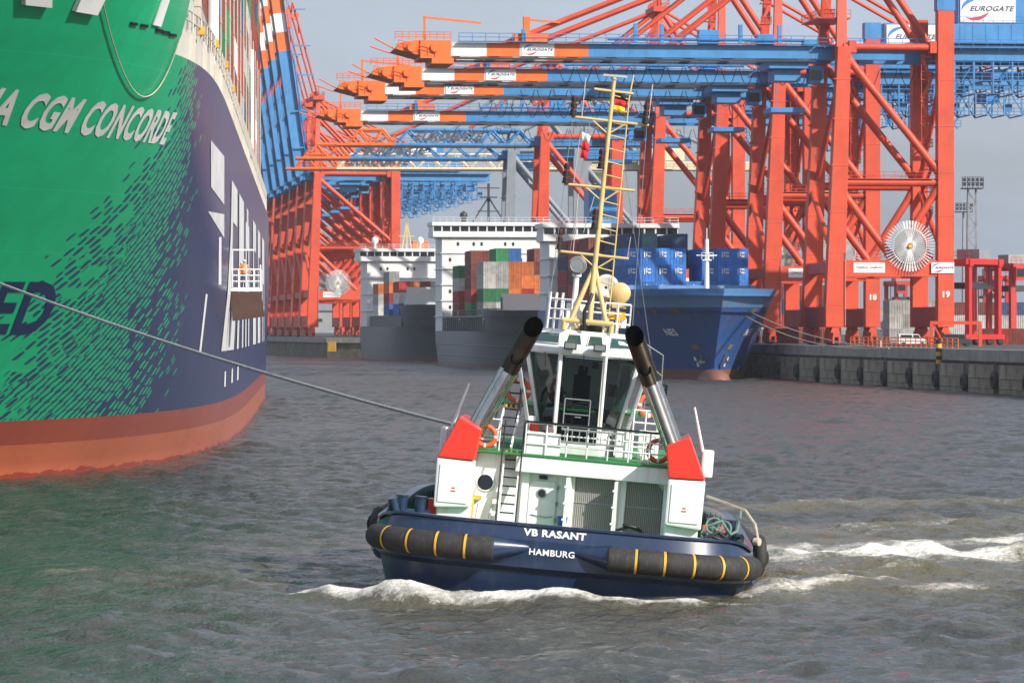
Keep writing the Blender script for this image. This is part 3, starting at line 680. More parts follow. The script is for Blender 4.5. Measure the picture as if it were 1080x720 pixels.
# one corrugated box of each length, meshes shared
def container_mesh(L_, mat, name):
    mb = MB(); W, Hh = 2.44, 2.59
    n_ = int(L_ / .42); pr = []
    for i in range(n_):
        y0 = L_ * i / n_; w = L_ / n_
        for (f, d) in ((0, 0), (.3, 0), (.5, .05), (.8, .05)): pr.append((y0 + f * w, d))
    pr.append((L_, 0))
    for sg in (1, -1):
        vs = [(sg * (W / 2 - d), yy, .14) for yy, d in pr] + [(sg * (W / 2 - d), yy, Hh - .12) for yy, d in pr]; k_ = len(pr)
        mb.add(vs, [((i, i + 1, k_ + i + 1, k_ + i) if sg > 0 else (i, k_ + i, k_ + i + 1, i + 1)) for i in range(k_ - 1)])
    mb.box(-W / 2 + .06, W / 2 - .06, .05, L_ - .05, .05, Hh - .05)
    for x_ in (-1, 1):
        mb.box(x_ * W / 2 - (.0 if x_ < 0 else .13), x_ * W / 2 + (.13 if x_ < 0 else 0), 0, L_, 0, .14); mb.box(x_ * W / 2 - (.0 if x_ < 0 else .1), x_ * W / 2 + (.1 if x_ < 0 else 0), 0, L_, Hh - .12, Hh)
        for y_ in (0, L_ - .16): mb.box(x_ * W / 2 - (.0 if x_ < 0 else .16), x_ * W / 2 + (.16 if x_ < 0 else 0), y_, y_ + .16, .14, Hh - .12)
    for y_ in (-.03, L_ - .01):   # door bars and cross members
        for xx in (-.7, -.3, .3, .7): mb.box(xx - .025, xx + .025, y_, y_ + .04, .15, Hh - .12)
        mb.box(-1.1, 1.1, y_ + .03, y_ + .1, 0, .16); mb.box(-1.1, 1.1, y_ + .03, y_ + .1, Hh - .14, Hh)
    if mat is CM['brightblue']:
        for x0_, x1_, z0_, z1_ in ((-.55, -.35, 1.1, 2.0), (-.2, 0, 1.3, 2.1), (.1, .6, 1.2, 1.5), (.1, .6, 1.75, 2.0)): mb.box(x0_, x1_, -.09, -.05, z0_, z1_, 1)
    me = bpy.data.meshes.new(name); me.from_pydata(mb.v, [], mb.f); me.materials.append(mat); me.materials.append(white_worn); me.polygons.foreach_set('material_index', mb.m); me.update(); return me
CME = {}
NCONT = 0
CNAME = dict(brown='brown', red='bright red', blue='blue', navy='dark navy', grey='light grey', green='green', orange='orange', white='white', brightblue='bright blue', teal='dull teal')
def container(kind, M_, label, group, L_=12.19):
    global NCONT
    key = (kind, L_)
    if key not in CME: CME[key] = container_mesh(L_, CM[kind], 'shipping_container')
    o = bpy.data.objects.new('shipping_container', CME[key]); COL.objects.link(o); o.matrix_world = M_
    NCONT += 1
    return tag(o, label, 'container', group)
ORD = ['first', 'second', 'third', 'fourth', 'fifth', 'sixth', 'seventh', 'eighth', 'ninth', 'tenth', 'eleventh', 'twelfth', 'thirteenth', 'fourteenth', 'fifteenth', 'sixteenth', 'seventeenth', 'eighteenth', 'nineteenth', 'twentieth']
rr = random.Random(12)
for i in range(NB):
    s = BAY0 + PITCH * i; Yw = 178 + s
    need = (8 + .0865 * (Yw + 12)) - 23.2; tiers = min(10, max(2, int(need / 2.62) + 1))
    for k in range(tiers):
        kd = rr.choice(['brown'] * 12 + ['red', 'navy', 'navy', 'grey', 'grey', 'grey', 'white', 'green', 'blue'])
        if i in (2,) : kd = rr.choice(['brown', 'brown', 'navy'])
        container(kd, GM @ Matrix.Translation((ghb(21.2, s) - 2.24, s, 23.2 + k * 2.62)),
                  '%s container, %s tier, %s stack from the bow of the green ship' % (CNAME[kd], ORD[k], ORD[i]), 'containers stacked on the deck of the green ship')
# pilot platform let out of the hull, its hinged shell panel, and the man standing on it
mb = MB(); X0 = 25.45; S0, S1 = 63.6, 66.2
mb.box(X0, X0 + 2.0, S0, S1, 10.3, 10.55); mb.rail([(X0, S0, 10.55), (X0 + 1.95, S0, 10.55), (X0 + 1.95, S1, 10.55), (X0, S1, 10.55)], 1.15, r=.05, step=.5, mid=2)
for xx in (X0 + .1, X0 + 1.0, X0 + 1.9): mb.bar((xx, S0, 10.55), (xx, S0, 13.0 if xx < X0 + .5 else 12.0), .09)
mb.box(X0 + .1, X0 + 1.5, S0 - .06, S0, 12.9, 13.0); mb.build('pilot_platform', ship_white, gship)
mb = MB(); mb.hexa([(X0 + .1, S0 + .3, 8.4), (X0 + 2.15, S0 + .3, 8.7), (X0 + 2.15, S1, 8.7), (X0 + .1, S1, 8.4)], [(X0, S0, 10.25), (X0 + 1.9, S0, 10.25), (X0 + 1.9, S1, 10.25), (X0, S1, 10.25)])
mb.build('shell_door', crane_shaded if False else paint('brown_shell_door', (.09, .045, .035), .7, .2, 1), gship)
# ================================================================== SHIP-TO-SHORE CRANES
def logo(mb_back, parent, x, y, z, w, h, name='sign', text=True, ring_only=False):
    """white board with the blue and red swoosh ring and slanted grey lettering; faces -y"""
    b = MB(); b.box(x, x + w, y - .12, y, z, z + h); o = b.build(name, sign_white, parent)
    def arc(a0, a1, m, nm):
        mb = MB(); vs = []; n = 18; cx, cz, r = x + w * .27, z + h * .5, h * .42
        for i in range(n + 1):
            t = a0 + (a1 - a0) * i / n; th = h * .13 * math.sin(PI * i / n) + .01
            for q in (r, r - th): vs.append((cx + q * math.cos(t) * 1.25, y - .15, cz + q * math.sin(t)))
        mb.add(vs, [(2 * i, 2 * i + 1, 2 * i + 3, 2 * i + 2) for i in range(n)]); mb.build(nm, m, o)
    arc(R(60), R(190), sign_blue, 'emblem'); arc(R(225), R(350), sign_red, 'emblem')
    if text:
        mb = MB(); lettering(mb, 'EUROGATE', lambda u, v: (x + w * (.17 + .78 * u) + v * h * .08, y - .17, z + h * (.42 + .2 * v)), bold=.03)
        mb.build('lettering', sign_grey, o)
    return o
def stair_cage(mb, x, y, z0, z1, step=3.4):
    z = z0; k = 0
    while z < z1:
        mb.box(x - .9, x + .9, y - .9, y + .9, z, z + .1)
        mb.rail([(x - .9, y - .9, z + .1), (x + .9, y - .9, z + .1), (x + .9, y + .9, z + .1)], 1.1, r=.05, step=.9)
        a, b = (x - .7, x + .7) if k % 2 else (x + .7, x - .7)
        mb.bar((a, y - .6, z + .1), (b, y - .6, min(z + step, z1)), .15, .5); z += step; k += 1
def reel(parent, cx, cy, cz, r):
    mb = MB(); n = 48
    for i in range(n):
        t = 2 * PI * i / n; c, s = math.cos(t), math.sin(t)
        mb.bar((cx + c * r * .12, cy - .1, cz + s * r * .12), (cx + c * r, cy - .25, cz + s * r), .13, .06, 0)
        mb.bar((cx + c * r * .12, cy + .4, cz + s * r * .12), (cx + c * r, cy + .45, cz + s * r), .11, .06, 0)
    mb.ring((cx, cy + .1, cz), (0, 1, 0), r * .68, .1, 30, 5, 0); mb.ring((cx, cy + .1, cz), (0, 1, 0), r * .22, .2, 20, 5, 0)
    mb.tube((cx, cy + .05, cz), (cx, cy + .15, cz), r * .6, n=30, mi=2)
    mb.tube((cx, cy - .5, cz), (cx, cy + .5, cz), r * .08, n=12, mi=1)
    return mb.build('cable_reel', [ship_white, yellow, steel_grey], parent)
def truss(mb, x0, x1, y0, y1, z0, z1, bay, r=.3, mi=0, mi2=None, split=None, side=-1):
    """lattice girder between x0 and x1: two walls of zigzag bracing"""
    n = max(1, int(round(abs(x1 - x0) / bay))); dx = (x1 - x0) / n
    for yy in (y0, y1):
        for j in range(n):
            a = x0 + j * dx; m = mi if split is None or (a > split) else mi2
            mb.tube((a, yy, z0), (a + dx, yy, z0), r * 1.1, n=6, mi=m, cap=False)
            if j < n - 1 or True:
                mb.tube((a + dx / 2, yy, z1), (a + dx, yy, z0), r * .75, n=6, mi=m, cap=False)
            mb.tube((a, yy, z0), (a + dx / 2, yy, z1), r * .75, n=6, mi=m, cap=False)
            if j < n - 1: mb.tube((a + dx / 2, yy, z1), (a + 1.5 * dx, yy, z1), r, n=6, mi=m, cap=False)
    for j in range(n + 1):
        mb.tube((x0 + j * dx, y0, z0), (x0 + j * dx, y1, z0), r * .6, n=5, mi=mi, cap=False)

def legs_and_portal(root, g, d, red, dk, lean=1.4, ztop=45.0, ltop=50.5):
    for yy in (0, d):
        # waterside leg, leaning slightly landwards
        mb = MB(); w0, w1 = 1.45, 1.0; y0, y1 = (yy, yy + 1.9) if yy == 0 else (yy - 1.9, yy)
        mb.hexa([(-w0, y0, 6), (w0, y0, 6), (w0, y1, 6), (-w0, y1, 6)], [(lean - w1, y0, ztop), (lean + w1, y0, ztop), (lean + w1, y1, ztop), (lean - w1, y1, ztop)])
        mb.box(-w0 - .01, w0 + .01, y0 - .01, y1 + .01, 2.8, 6.0)
        # door, ladder hatches and weld flanges
        for z in (14, 20, 27, 34, 40): mb.box(lean * z / ztop - w0 - .03, lean * z / ztop + w0 * .82 + .06, y0 - .04, y1 + .04, z, z + .18)
        mb.build('leg', red, root, bevel=.06)
        mb = MB(); x0, x1 = g - 1.25, g + 1.25
        mb.box(x0, x1, y0, y1, 6, ltop); mb.box(x0 - .01, x1 + .01, y0 - .01, y1 + .01, 2.8, 6.0)
        for z in (13, 19.5, 26, 33, 40): mb.box(x0 - .05, x1 + .05, y0 - .05, y1 + .05, z, z + .16)
        mb.build('leg', red, root, bevel=.06)
        mb = MB(); mb.box(1.2, g - 1.2, y0 + .15, y1 - .15, 10.4, 12.9); mb.build('portal_beam', red, root, bevel=.05)
        mb = MB(); mb.tube((.8, (y0 + y1) / 2, 24.6), (g - 1.2, (y0 + y1) / 2, 24.6), .62, n=12); mb.build('cross_tube', red, root)
        mb = MB(); mb.tube((lean, (y0 + y1) / 2, ztop), (g - 1.2, (y0 + y1) / 2, ztop), .55, n=12); mb.box(lean + .8, lean + 1.9, y0 + .2, y1 - .2, ztop - .9, ztop + .9); mb.box(g - 2.4, g - 1.2, y0 + .2, y1 - .2, ztop - .9, ztop + .9)
        mb.build('cross_tube', red, root)
        ym = (y0 + y1) / 2
        for (a, b) in (((lean + .5, ym, ztop - 1.5), (g - 1.0, ym, 26.3)), ((.8, ym, 23.8), (g * .53, ym, 13.0)), ((g - 1, ym, 23.8), (g * .53, ym, 13.0))):
            mb = MB(); mb.tube(a, b, .6, n=12); A, B_ = Vector(a), Vector(b); dd = (B_ - A).normalized(); mb.tube(A, A + dd * 1.6, .75, .62, n=12); mb.tube(B_ - dd * 1.6, B_, .62, .75, n=12)
            mb.build('brace', red, root)
        mb = MB(); mb.rail([(.9, y0 + .2, 25.2), (g - 1.3, y0 + .2, 25.2)], 1.0, r=.04, step=1.6); mb.box(2, g - 2, y0 + .1, y0 + .9, 25.1, 25.2); mb.build('walkway', red, root)
    for xx, nm in ((0, 0), (g, 1)):
        mb = MB(); mb.box(xx - 1.2, xx + 1.2, 1.9, d - 1.9, 2.8, 5.9); mb.box(xx - 1.24, xx + 1.24, 3, 3.3, 2.9, 5.8); mb.box(xx - 1.24, xx + 1.24, d / 2, d / 2 + .3, 2.9, 5.8); mb.build('sill_beam', dk, root, bevel=.05)
        mb = MB(); lx = lean if nm == 0 else 0
        mb.box(xx + lx - .8, xx + lx + .8, 1.9, d - 1.9, ztop - 1.4, ztop + .2); mb.tube((xx, 1, 13), (xx, d - 1, 24), .45, n=10); mb.tube((xx + lx * .5, d - 1, 25), (xx + lx, 1, ztop - 2), .45, n=10); mb.box(xx - .8, xx + .8, 1.9, d - 1.9, 11, 12.6)
        mb.build('side_brace', red, root)
        for yb in (.6, 4.2, d - 4.2, d - .6):
            mb = MB(); mb.box(xx - .5, xx + .5, yb - 1.4, yb + 1.4, 1.3, 2.0, 0); mb.prism([(xx - .7, 2.0), (xx + .7, 2.0), (xx + .4, 2.9), (xx - .4, 2.9)], yb - .5, yb + .5, 0)
            for q in (-1.05, -.35, .35, 1.05): mb.tube((xx - .3, yb + q, .45), (xx + .3, yb + q, .45), .4, n=12, mi=1)
            mb.box(xx - .6, xx - .3, yb - 1.5, yb + 1.5, .35, 1.4, 0); mb.box(xx + .3, xx + .6, yb - 1.5, yb + 1.5, .35, 1.4, 0)
            mb.build('bogie', [red, steel_dark], root)
def aframe(root, g, d, red, lean, apex=(2.2, 66.0), ztop=45.0, zlt=50.5, bx=(-49.5, -24.0), zb=45.4, stays=True, backx=38):
    ax, az = apex
    for yy in (6.0, d - 6.0):
        mb = MB(); mb.hexa([(lean - .8, yy - .6 + (1 if yy < d / 2 else -1) * -3.6, ztop), (lean + .8, yy - .6 + (1 if yy < d / 2 else -1) * -3.6, ztop), (lean + .8, yy + .6 + (1 if yy < d / 2 else -1) * -3.6, ztop), (lean - .8, yy + .6 + (1 if yy < d / 2 else -1) * -3.6, ztop)],
                           [(ax - .5, yy - .5, az), (ax + .5, yy - .5, az), (ax + .5, yy + .5, az), (ax - .5, yy + .5, az)]); mb.build('mast', red, root)
        mb = MB(); mb.tube((ax, yy, az), (g - 1.5, yy, 46.2), .55, n=10); mb.build('back_stay', red, root)
        mb = MB(); mb.tube((ax, yy, az), (backx, yy, 46.2), .32, n=8); mb.build('back_stay', red, root)
        if stays:
            for x_ in bx: mb = MB(); mb.tube((ax, yy, az), (x_, yy, zb), .36, n=8); mb.build('fore_stay', red, root)
    mb = MB(); mb.box(ax - 1.6, ax + 1.6, 4.2, d - 4.2, az - .6, az + .5); mb.rail([(ax - 1.6, 4.2, az + .5), (ax + 1.6, 4.2, az + .5), (ax + 1.6, d - 4.2, az + .5)], 1.1, r=.05, step=1.5)
    mb.tube((ax, 5, az), (ax, 5, az + 3.2), .1, n=5)
    for q in (6, d / 2, d - 6): mb.tube((ax - .5, q - .3, az + 1), (ax - .5, q + .3, az + 1), .9, n=12)
    mb.build('apex_platform', red, root)
    mb = MB(); mb.box(lean - 3.4, lean + 1.6, 3, d - 3, 49.4, 49.6); mb.rail([(lean - 3.4, 3, 49.6), (lean + 1.6, 3, 49.6)], 1.1, r=.05, step=1); mb.rail([(lean - 3.4, 3, 49.6), (lean - 3.4, d - 3, 49.6)], 1.1, r=.05, step=1)
    stair_cage(mb, lean - 1.8, 3.8, 49.6, 62); mb.build('mast_platform', red, root)
def make_box_crane(label, g=17.0, d=19.0, raised=False, back=46, number='19', red=None, reel_r=3.85):
    red = red or crane_red; lean = 1.4
    root = thing('container_crane', label, 'crane', group='ship-to-shore cranes on the terminal quays')
    legs_and_portal(root, g, d, red, crane_shaded if not raised else red, lean)
    aframe(root, g, d, red, lean, stays=not raised, backx=back - 8)
    yg0, yg1 = d / 2 - 4.2, d / 2 + 4.2
    # landside girder
    mb = MB()
    for yy in (yg0, yg1): mb.box(-2, back, yy - .6, yy + .6, 43.3, 45.6)
    for x in range(0, int(back), 6): mb.box(x, x + .5, yg0 + .6, yg1 - .6, 43.6, 45.0)
    mb.build('girder', crane_blue, root, bevel=.04)
    mb = MB()
    for x in range(-1, int(back), 3): mb.box(x, x + .25, yg0 - 1.6, yg0 - .6, 45.0, 45.2)
    mb.box(-2, back, yg0 - 1.8, yg0 - .7, 45.2, 45.28); mb.rail([(-2, yg0 - 1.8, 45.3), (back, yg0 - 1.8, 45.3)], 1.15, r=.05, step=2.2)
    mb.build('walkway', crane_blue, root)
    # under-slung service lattice behind the landside leg
    mb = MB()
    for zz in (42.6, 40.4, 38.4):
        mb.box(g + 2.5, back - 1, yg0 - .4, yg0 + .5, zz - .1, zz); mb.rail([(g + 2.5, yg0 - .4, zz), (back - 1, yg0 - .4, zz)], 1.1, r=.055, step=1.4)
    x = g + 2.5; k = 0
    while x < back - 1:
        mb.box(x - .12, x + .12, yg0 - .45, yg0 - .2, 38.3, 43.4); mb.box(x - .12, x + .12, yg1 - .45, yg1 - .2, 38.3, 43.4)
        if k % 2 == 0: mb.tube((x, yg0, 38.4), (x + 3, yg0, 43), .12, n=5)
        if k % 3 == 1: mb.box(x + .3, x + 1.6, yg0 + .6, yg0 + 1.6, 39, 40.2)
        if k % 4 == 2: mb.box(x + .2, x + 2.5, yg0 + .7, yg1 - .7, 40.6, 42.1)
        mb.tube((x, yg1, 43), (x + 3, yg1, 38.4), .12, n=5); mb.box(x, x + .2, yg0, yg1, 42.3, 42.5); mb.box(x, x + .2, yg0, yg1, 38.2, 38.4)
        x += 3; k += 1
    mb.build('service_gantry', crane_blue, root)
    # machinery house with company board
    hx = g + 2.2; mb = MB()
    mb.box(hx, hx + 17, yg0 - .8, yg1 + .8, 46.2, 48.9); mb.box(hx - .3, hx + 17.3, yg0 - 1.1, yg1 + 1.1, 46.0, 46.3)
    for q in range(1, 17, 2): mb.box(hx + q, hx + q + .12, yg0 - .86, yg0 - .78, 46.4, 48.8)
    mb.box(g - 1.4, g + 1.4, -.05, 2, 50.5, 53.2); mb.box(hx + 1, hx + 12, yg0 + .3, yg1 - 1, 48.9, 53.6)
    mb.rail([(hx, yg0 - .8, 48.9), (hx + 17, yg0 - .8, 48.9)], 1.1, r=.05, step=1.5)
    house = mb.build('machinery_house', crane_blue, root, bevel=.05)
    logo(None, house, hx + 1.3, yg0 + .22, 49.2, 8.6, 4.1, 'company_board')
    # trolley and driver's cabin
    tx = -9 if not raised else 8
    mb = MB(); mb.box(tx, tx + 6, yg0 + .3, yg1 - .3, 42.0, 43.1, 0); mb.box(tx + 6.2, tx + 8.4, yg0 + .5, yg0 + 3, 39.8, 42.4, 0); mb.box(tx + 6.15, tx + 8.0, yg0 + .44, yg0 + .5, 40.3, 41.8, 1)
    mb.rail([(tx, yg0 + .3, 43.1), (tx + 6, yg0 + .3, 43.1)], 1, r=.05, step=1); mb.box(tx + 1, tx + 5, yg0 + 1.5, yg1 - 1.5, 40.2, 41.9, 0)
    for q in (1.4, 4.6): mb.tube((tx + q, yg0 + 2, 40.2), (tx + q, yg0 + 2, 36), .05, n=4)
    mb.box(tx + .4, tx + 5.6, yg0 + 1, yg1 - 1, 35.4, 36.1, 0); mb.build('trolley', [crane_blue, window_dark], root)
    mb = MB(); x = -40 if not raised else 2
    while x < back - 4:
        pts = [(x + 2.4 * i / 8, yg1 + 1.2, 42.6 - 2.6 * math.sin(PI * i / 8)) for i in range(9)]; mb.path(pts, .07, 4); x += 2.8
    mb.build('festoon_cable', black, root)
    # boom
    B0, B1 = -2.0, -58.0
    boom = bpy.data.objects.new('boom', None)
    Mh = Matrix.Identity(4)
    if raised:
        Mh = Matrix.Translation((-2, 0, 44.4)) @ Matrix.Rotation(R(82.0), 4, 'Y') @ Matrix.Translation((2, 0, -44.4))
    def rb(mbx): mbx.v = [tuple(Mh @ Vector(p)) for p in mbx.v]; return mbx
    seg = [(-2, -36.8, 0), (-36.8, -42, 1), (-42, -47.2, 2), (-47.2, -52.2, 1), (-52.2, -57.6, 2)]
    mb = MB()
    for (a, b, m) in seg:
        for yy in (yg0, yg1): mb.box(b, a, yy - .55, yy + .55, 42.3 if raised else 43.4, 45.6 if raised else 45.4, m)
    for x in range(-56, -2, 6): mb.box(x, x + .4, yg0 + .55, yg1 - .55, 43.7, 44.8, 0 if x > -37 else 1)
    boom = rb(mb).build('boom', [crane_blue, crane_orange, crane_white], root)
    mb = MB(); mb.box(-57, -2, yg0 + .6, yg0 + 1.0, 43.0, 43.3); mb.box(-57, -2, yg0 - .45, yg0 + .5, 42.95, 43.25); mb.box(-57, -2, yg1 - 1.0, yg1 - .6, 43.0, 43.3); rb(mb).build('trolley_rail', steel_dark, boom)
    mb = MB()
    mb.box(-56.5, -2, yg0 - 1.7, yg0 - .6, 45.5, 45.6); mb.rail([(-56.5, yg0 - 1.7, 45.6), (-2, yg0 - 1.7, 45.6)], 1.15, r=.05, step=2)
    for x in (() if raised else (-47, -30, -26, -14, -8)): mb.box(x, x + .55, yg0 - 1.5, yg0 - .7, 45.5, 48.4 - (x % 2))
    mb.box(-20, -17, yg0 - 1.2, yg0 + 1, 45.5, 47.6); mb.box(-11, -8.5, yg0 - 1.2, yg0 + 1, 45.5, 47.0)
    mb.tube((-34, yg0 - 1.2, 46.1), (-4, yg0 - 1.2, 46.1), .28, n=6)
    rb(mb).build('boom_walkway', crane_blue, boom)
    mb = MB()   # orange machinery at the boom tip
    mb.box(-62.2, -57.6, yg0 - .9, yg1 + .9, 43.0, 45.7); mb.prism([(-66, 44.4), (-62.2, 43.4), (-62.2, 45.8), (-65, 45.4)], yg0 - .6, yg1 + .6); mb.box(-60.5, -57.2, yg0 - 1, yg1 + 1, 42.2, 43.0)
    mb.rail([(-66, yg0 - .9, 45.8), (-57.6, yg0 - .9, 45.8)], 1.15, r=.06, step=1.1, mid=2); mb.rail([(-65.5, yg0 - 1.0, 44.6), (-60, yg0 - 1.0, 43.2)], 1.1, r=.06, step=1.1)
    mb.bar((-61.5, yg0, 45.7), (-61.5, yg0, 49.4), .35); mb.bar((-61.7, yg0, 49.2), (-53, yg0, 48.4), .3)
    mb.tube((-66, yg0, 44.4), (-69, yg0, 46), .12, n=5); mb.tube((-66, yg1, 44.4), (-69, yg1, 45.4), .12, n=5)
    for q in (-63.5, -60): mb.tube((q, yg0 - 1.3, 44.6), (q, yg0 - .7, 44.6), .7, n=12)
    rb(mb).build('tip_machinery', crane_orange, boom)
    mb = MB(); mb.box(-48, -43, yg0 - .9, yg0 + .6, 45.4, 46.8); mb.box(-46.6, -45.6, yg0 - .4, yg0 + .6, 46.8, 49.4); mb.bar((-46.5, yg0, 49), (-41, yg0, 48.6), .3)
    rb(mb).build('maintenance_hoist', crane_orange, boom)
    if not raised: logo(None, boom, -46.9 + 4.9, yg0 - .56, 43.45, -.01 + 4.9 if False else 4.9, 1.9, 'company_board') if False else logo(None, boom, -46.95, yg0 - .56, 43.45, 4.9, 1.9, 'company_board')
    else:
        for yy in (yg0, yg1):
            mb = MB(); mb.tube((2.2, yy, 66), (-5, yy - .5, 92), .3, n=8); mb.tube((-5, yy - .5, 92), (-8.5, yy, 69), .25, n=8); mb.tube((2.2, yy, 66), (-7.5, yy, 100), .08, n=4)
            mb.build('fore_stay', red, root)
        mb = MB()
        for q in (52, 62, 72, 80, 90): mb.box(-5, .8 - (q - 45) * .13 + 3.5, yg0 - 1.5, yg0 - 1.2, q, q + .35)
        build_parts(mb, 'boom_rung', crane_blue, root)
    if reel_r: reel(root, g * (.3 if raised else .665), -.45, 15.0, reel_r)
    mb = MB(); mb.box(2.8, 7.6, .06, .14, 11.0, 12.5); b_ = mb.build('notice_board', sign_white, root)
    mb = MB(); lettering(mb, 'TERMINAL HAMBURG', lambda u, v: (3.1 + 4.2 * u, .03, 11.6 + .35 * v)); mb.build('lettering', paint('sign_pale_red', (.5, .12, .1), .6, .05) if 'sign_pale_red' not in MATS else MATS['sign_pale_red'], b_)
    logo(None, root, g - 2.3, -.06, 10.95, 3.5, 1.6, 'company_board')
    mb = MB(); lettering(mb, number, lambda u, v: (g - .55 + 1.15 * u, -.06, 7.3 + .95 * v), bold=.04); mb.build('number', white_clean, root)
    mb = MB(); stair_cage(mb, g - 2.5, 2.9, 13, 44); mb.tube((g - 3.3, 2.2, 13), (g - 3.3, 2.2, 44), .07, n=4); mb.build('stair_tower', red, root)
    mb = MB(); mb.box(1.2, 2.0, .0, 1.0, 13, 13.9); mb.bar((1.5, -.2, 3), (1.5, -.2, 13), .1); mb.rail([(6, .2, 12.9), (11, .2, 12.9)], 1.1, r=.05, step=1.1); mb.build('access_ladder', steel_grey, root)
    return root
def set_loc(o, x, y, rz): o.location = (x, y, QZ); o.rotation_euler = (0, 0, rz)
def relabel(o, label): o['label'] = label; return o
craneA = make_box_crane('tall red gantry crane numbered 19 with a big spoked cable reel and lowered blue boom'); set_loc(craneA, 48.6, 570, qa)
def renumber(c, number, g=17):
    for ch in c.children:
        if ch.name.startswith('number'):
            mb = MB(); lettering(mb, number, lambda u, v: (g - .55 + 1.15 * u, -.06, 7.3 + .95 * v), bold=.04)
            me = bpy.data.meshes.new('number'); me.from_pydata(mb.v, [], mb.f); me.materials.append(white_clean); ch.data = me
crB = relabel(copy_tree(craneA), 'red gantry crane numbered 18 directly behind crane 19, its boom second from the top'); set_loc(crB, 42.9, 626, qa); renumber(crB, '18')
crC = relabel(copy_tree(craneA), 'red gantry crane third in its row, with the third boom from the top'); set_loc(crC, 35.6, 663, qa); renumber(crC, '17')
crD = relabel(copy_tree(craneA), 'red gantry crane behind the blue ship, fourth in its row, with the lowest solid boom'); set_loc(crD, 28.0, 748, qa); renumber(crD, '16')
# cranes with lattice booms farther up the quay
def make_truss_crane(label, red, c_main, c_tip, tip_x, g=17.0, d=16.0, back=34, textx=(-30, -14), text=True, zt=3.3):
    root = thing('lattice_crane', label, 'crane', group='ship-to-shore cranes on the terminal quays')
    legs_and_portal(root, g, d, red, red, 1.0)
    aframe(root, g, d, red, 1.0, apex=(3, 62), bx=(tip_x * .75, tip_x * .4), backx=back - 4)
    y0, y1 = d / 2 - 3.2, d / 2 + 3.2
    mb = MB(); truss(mb, tip_x, -1, y0, y1, 43.2, 43.2 + zt, 7.0, .34, 1, 0, split=-999)
    mb.m = [0 if True else m for m in mb.m]
    mb = MB(); tipe = tip_x + 10.5
    truss(mb, tipe, -1, y0, y1, 43.2, 43.2 + zt, 6.8, .42, 0); mb.build('boom', c_main, root)
    mb = MB(); truss(mb, tip_x, tipe, y0, y1, 43.2, 43.2 + zt, 5.25, .42, 0); mb.box(tip_x - 2.5, tip_x, y0 - .4, y1 + .4, 43.0, 43.5); mb.rail([(tip_x, y0 - .6, 43.5), (tipe, y0 - .6, 43.5)], 1.3, r=.07, step=1.3); mb.build('boom_tip', c_tip, root)
    mb = MB(); mb.box(tip_x, back, y0 - .5, y0 + .4, 42.7, 43.0); mb.build('trolley_rail', steel_dark, root)
    mb = MB(); mb.rail([(tipe, y0 - .6, 43.4), (back, y0 - .6, 43.4)], 1.2, r=.06, step=1.8)
    for yy in (y0, y1): mb.box(-1, back, yy - .5, yy + .5, 43.2, 45.2)
    mb.build('girder', c_main, root)
    if text:
        mb = MB(); lettering(mb, 'EUROGATE', lambda u, v: (textx[0] + (textx[1] - textx[0]) * u + 1.2 * v, y0 - .75, 44.0 + 2.0 * v), bold=.05, shear=0); mb.build('lettering', sign_grey, root)
    mb = MB(); mb.box(4, 8, y0 + .4, y1 - .4, 40.6, 42.4); mb.build('trolley', c_main, root); mb = MB(); mb.box(g + 1, g + 10, y0, y1, 45.4, 49.2); mb.rail([(g + 1, y0, 49.2), (g + 10, y0, 49.2)], 1, r=.05); mb.build('machinery_house', c_main, root)
    return root
crE = make_truss_crane("red legged crane with a blue lattice boom tipped orange, behind the grey ship's bridge", crane_red, crane_blue, crane_orange, -42.5, textx=(-28, -13.2)); set_loc(crE, 6.4, 838, R(5))
crG = make_truss_crane('grey legged crane with a blue lattice boom, second of the lattice booms from the top', crane_grey, crane_blue, crane_orange, -48, textx=(-34.5, -20)); set_loc(crG, -1, 905, R(4))
crH = make_truss_crane('grey legged crane with a cream lattice boom, the lowest boom over the far quay', crane_grey, crane_cream, crane_orange, -72.5, textx=(-59, -44), back=44, zt=3.6); set_loc(crH, 17.5, 965, R(3))
for c in (crE,):
    pass
# far cranes with raised booms at the end of the quay
crF = make_box_crane('front one of the far cranes with raised booms, on the quay corner', g=23.0, raised=True, back=50, number='9', reel_r=3.6); set_loc(crF, (330 - 540) * 1040 / FPX, 1040, R(10))
FARL = ['far crane with its boom raised, second in the row behind the quay corner', 'far crane with its boom raised, third in the row behind the quay corner', 'far crane with its boom raised, fourth in the row behind the quay corner',
        'far crane with its boom raised, fifth in the row behind the quay corner', 'hindmost of the far cranes with raised booms, beside the green ship']
for i, (p_, Y_) in enumerate(((321, 1074), (312, 1108), (304, 1142), (296, 1176), (287, 1215))):
    c = relabel(copy_tree(crF), FARL[i]); set_loc(c, (p_ - 540) * Y_ / FPX, Y_, R(10)); renumber(c, str(8 - i), 23)

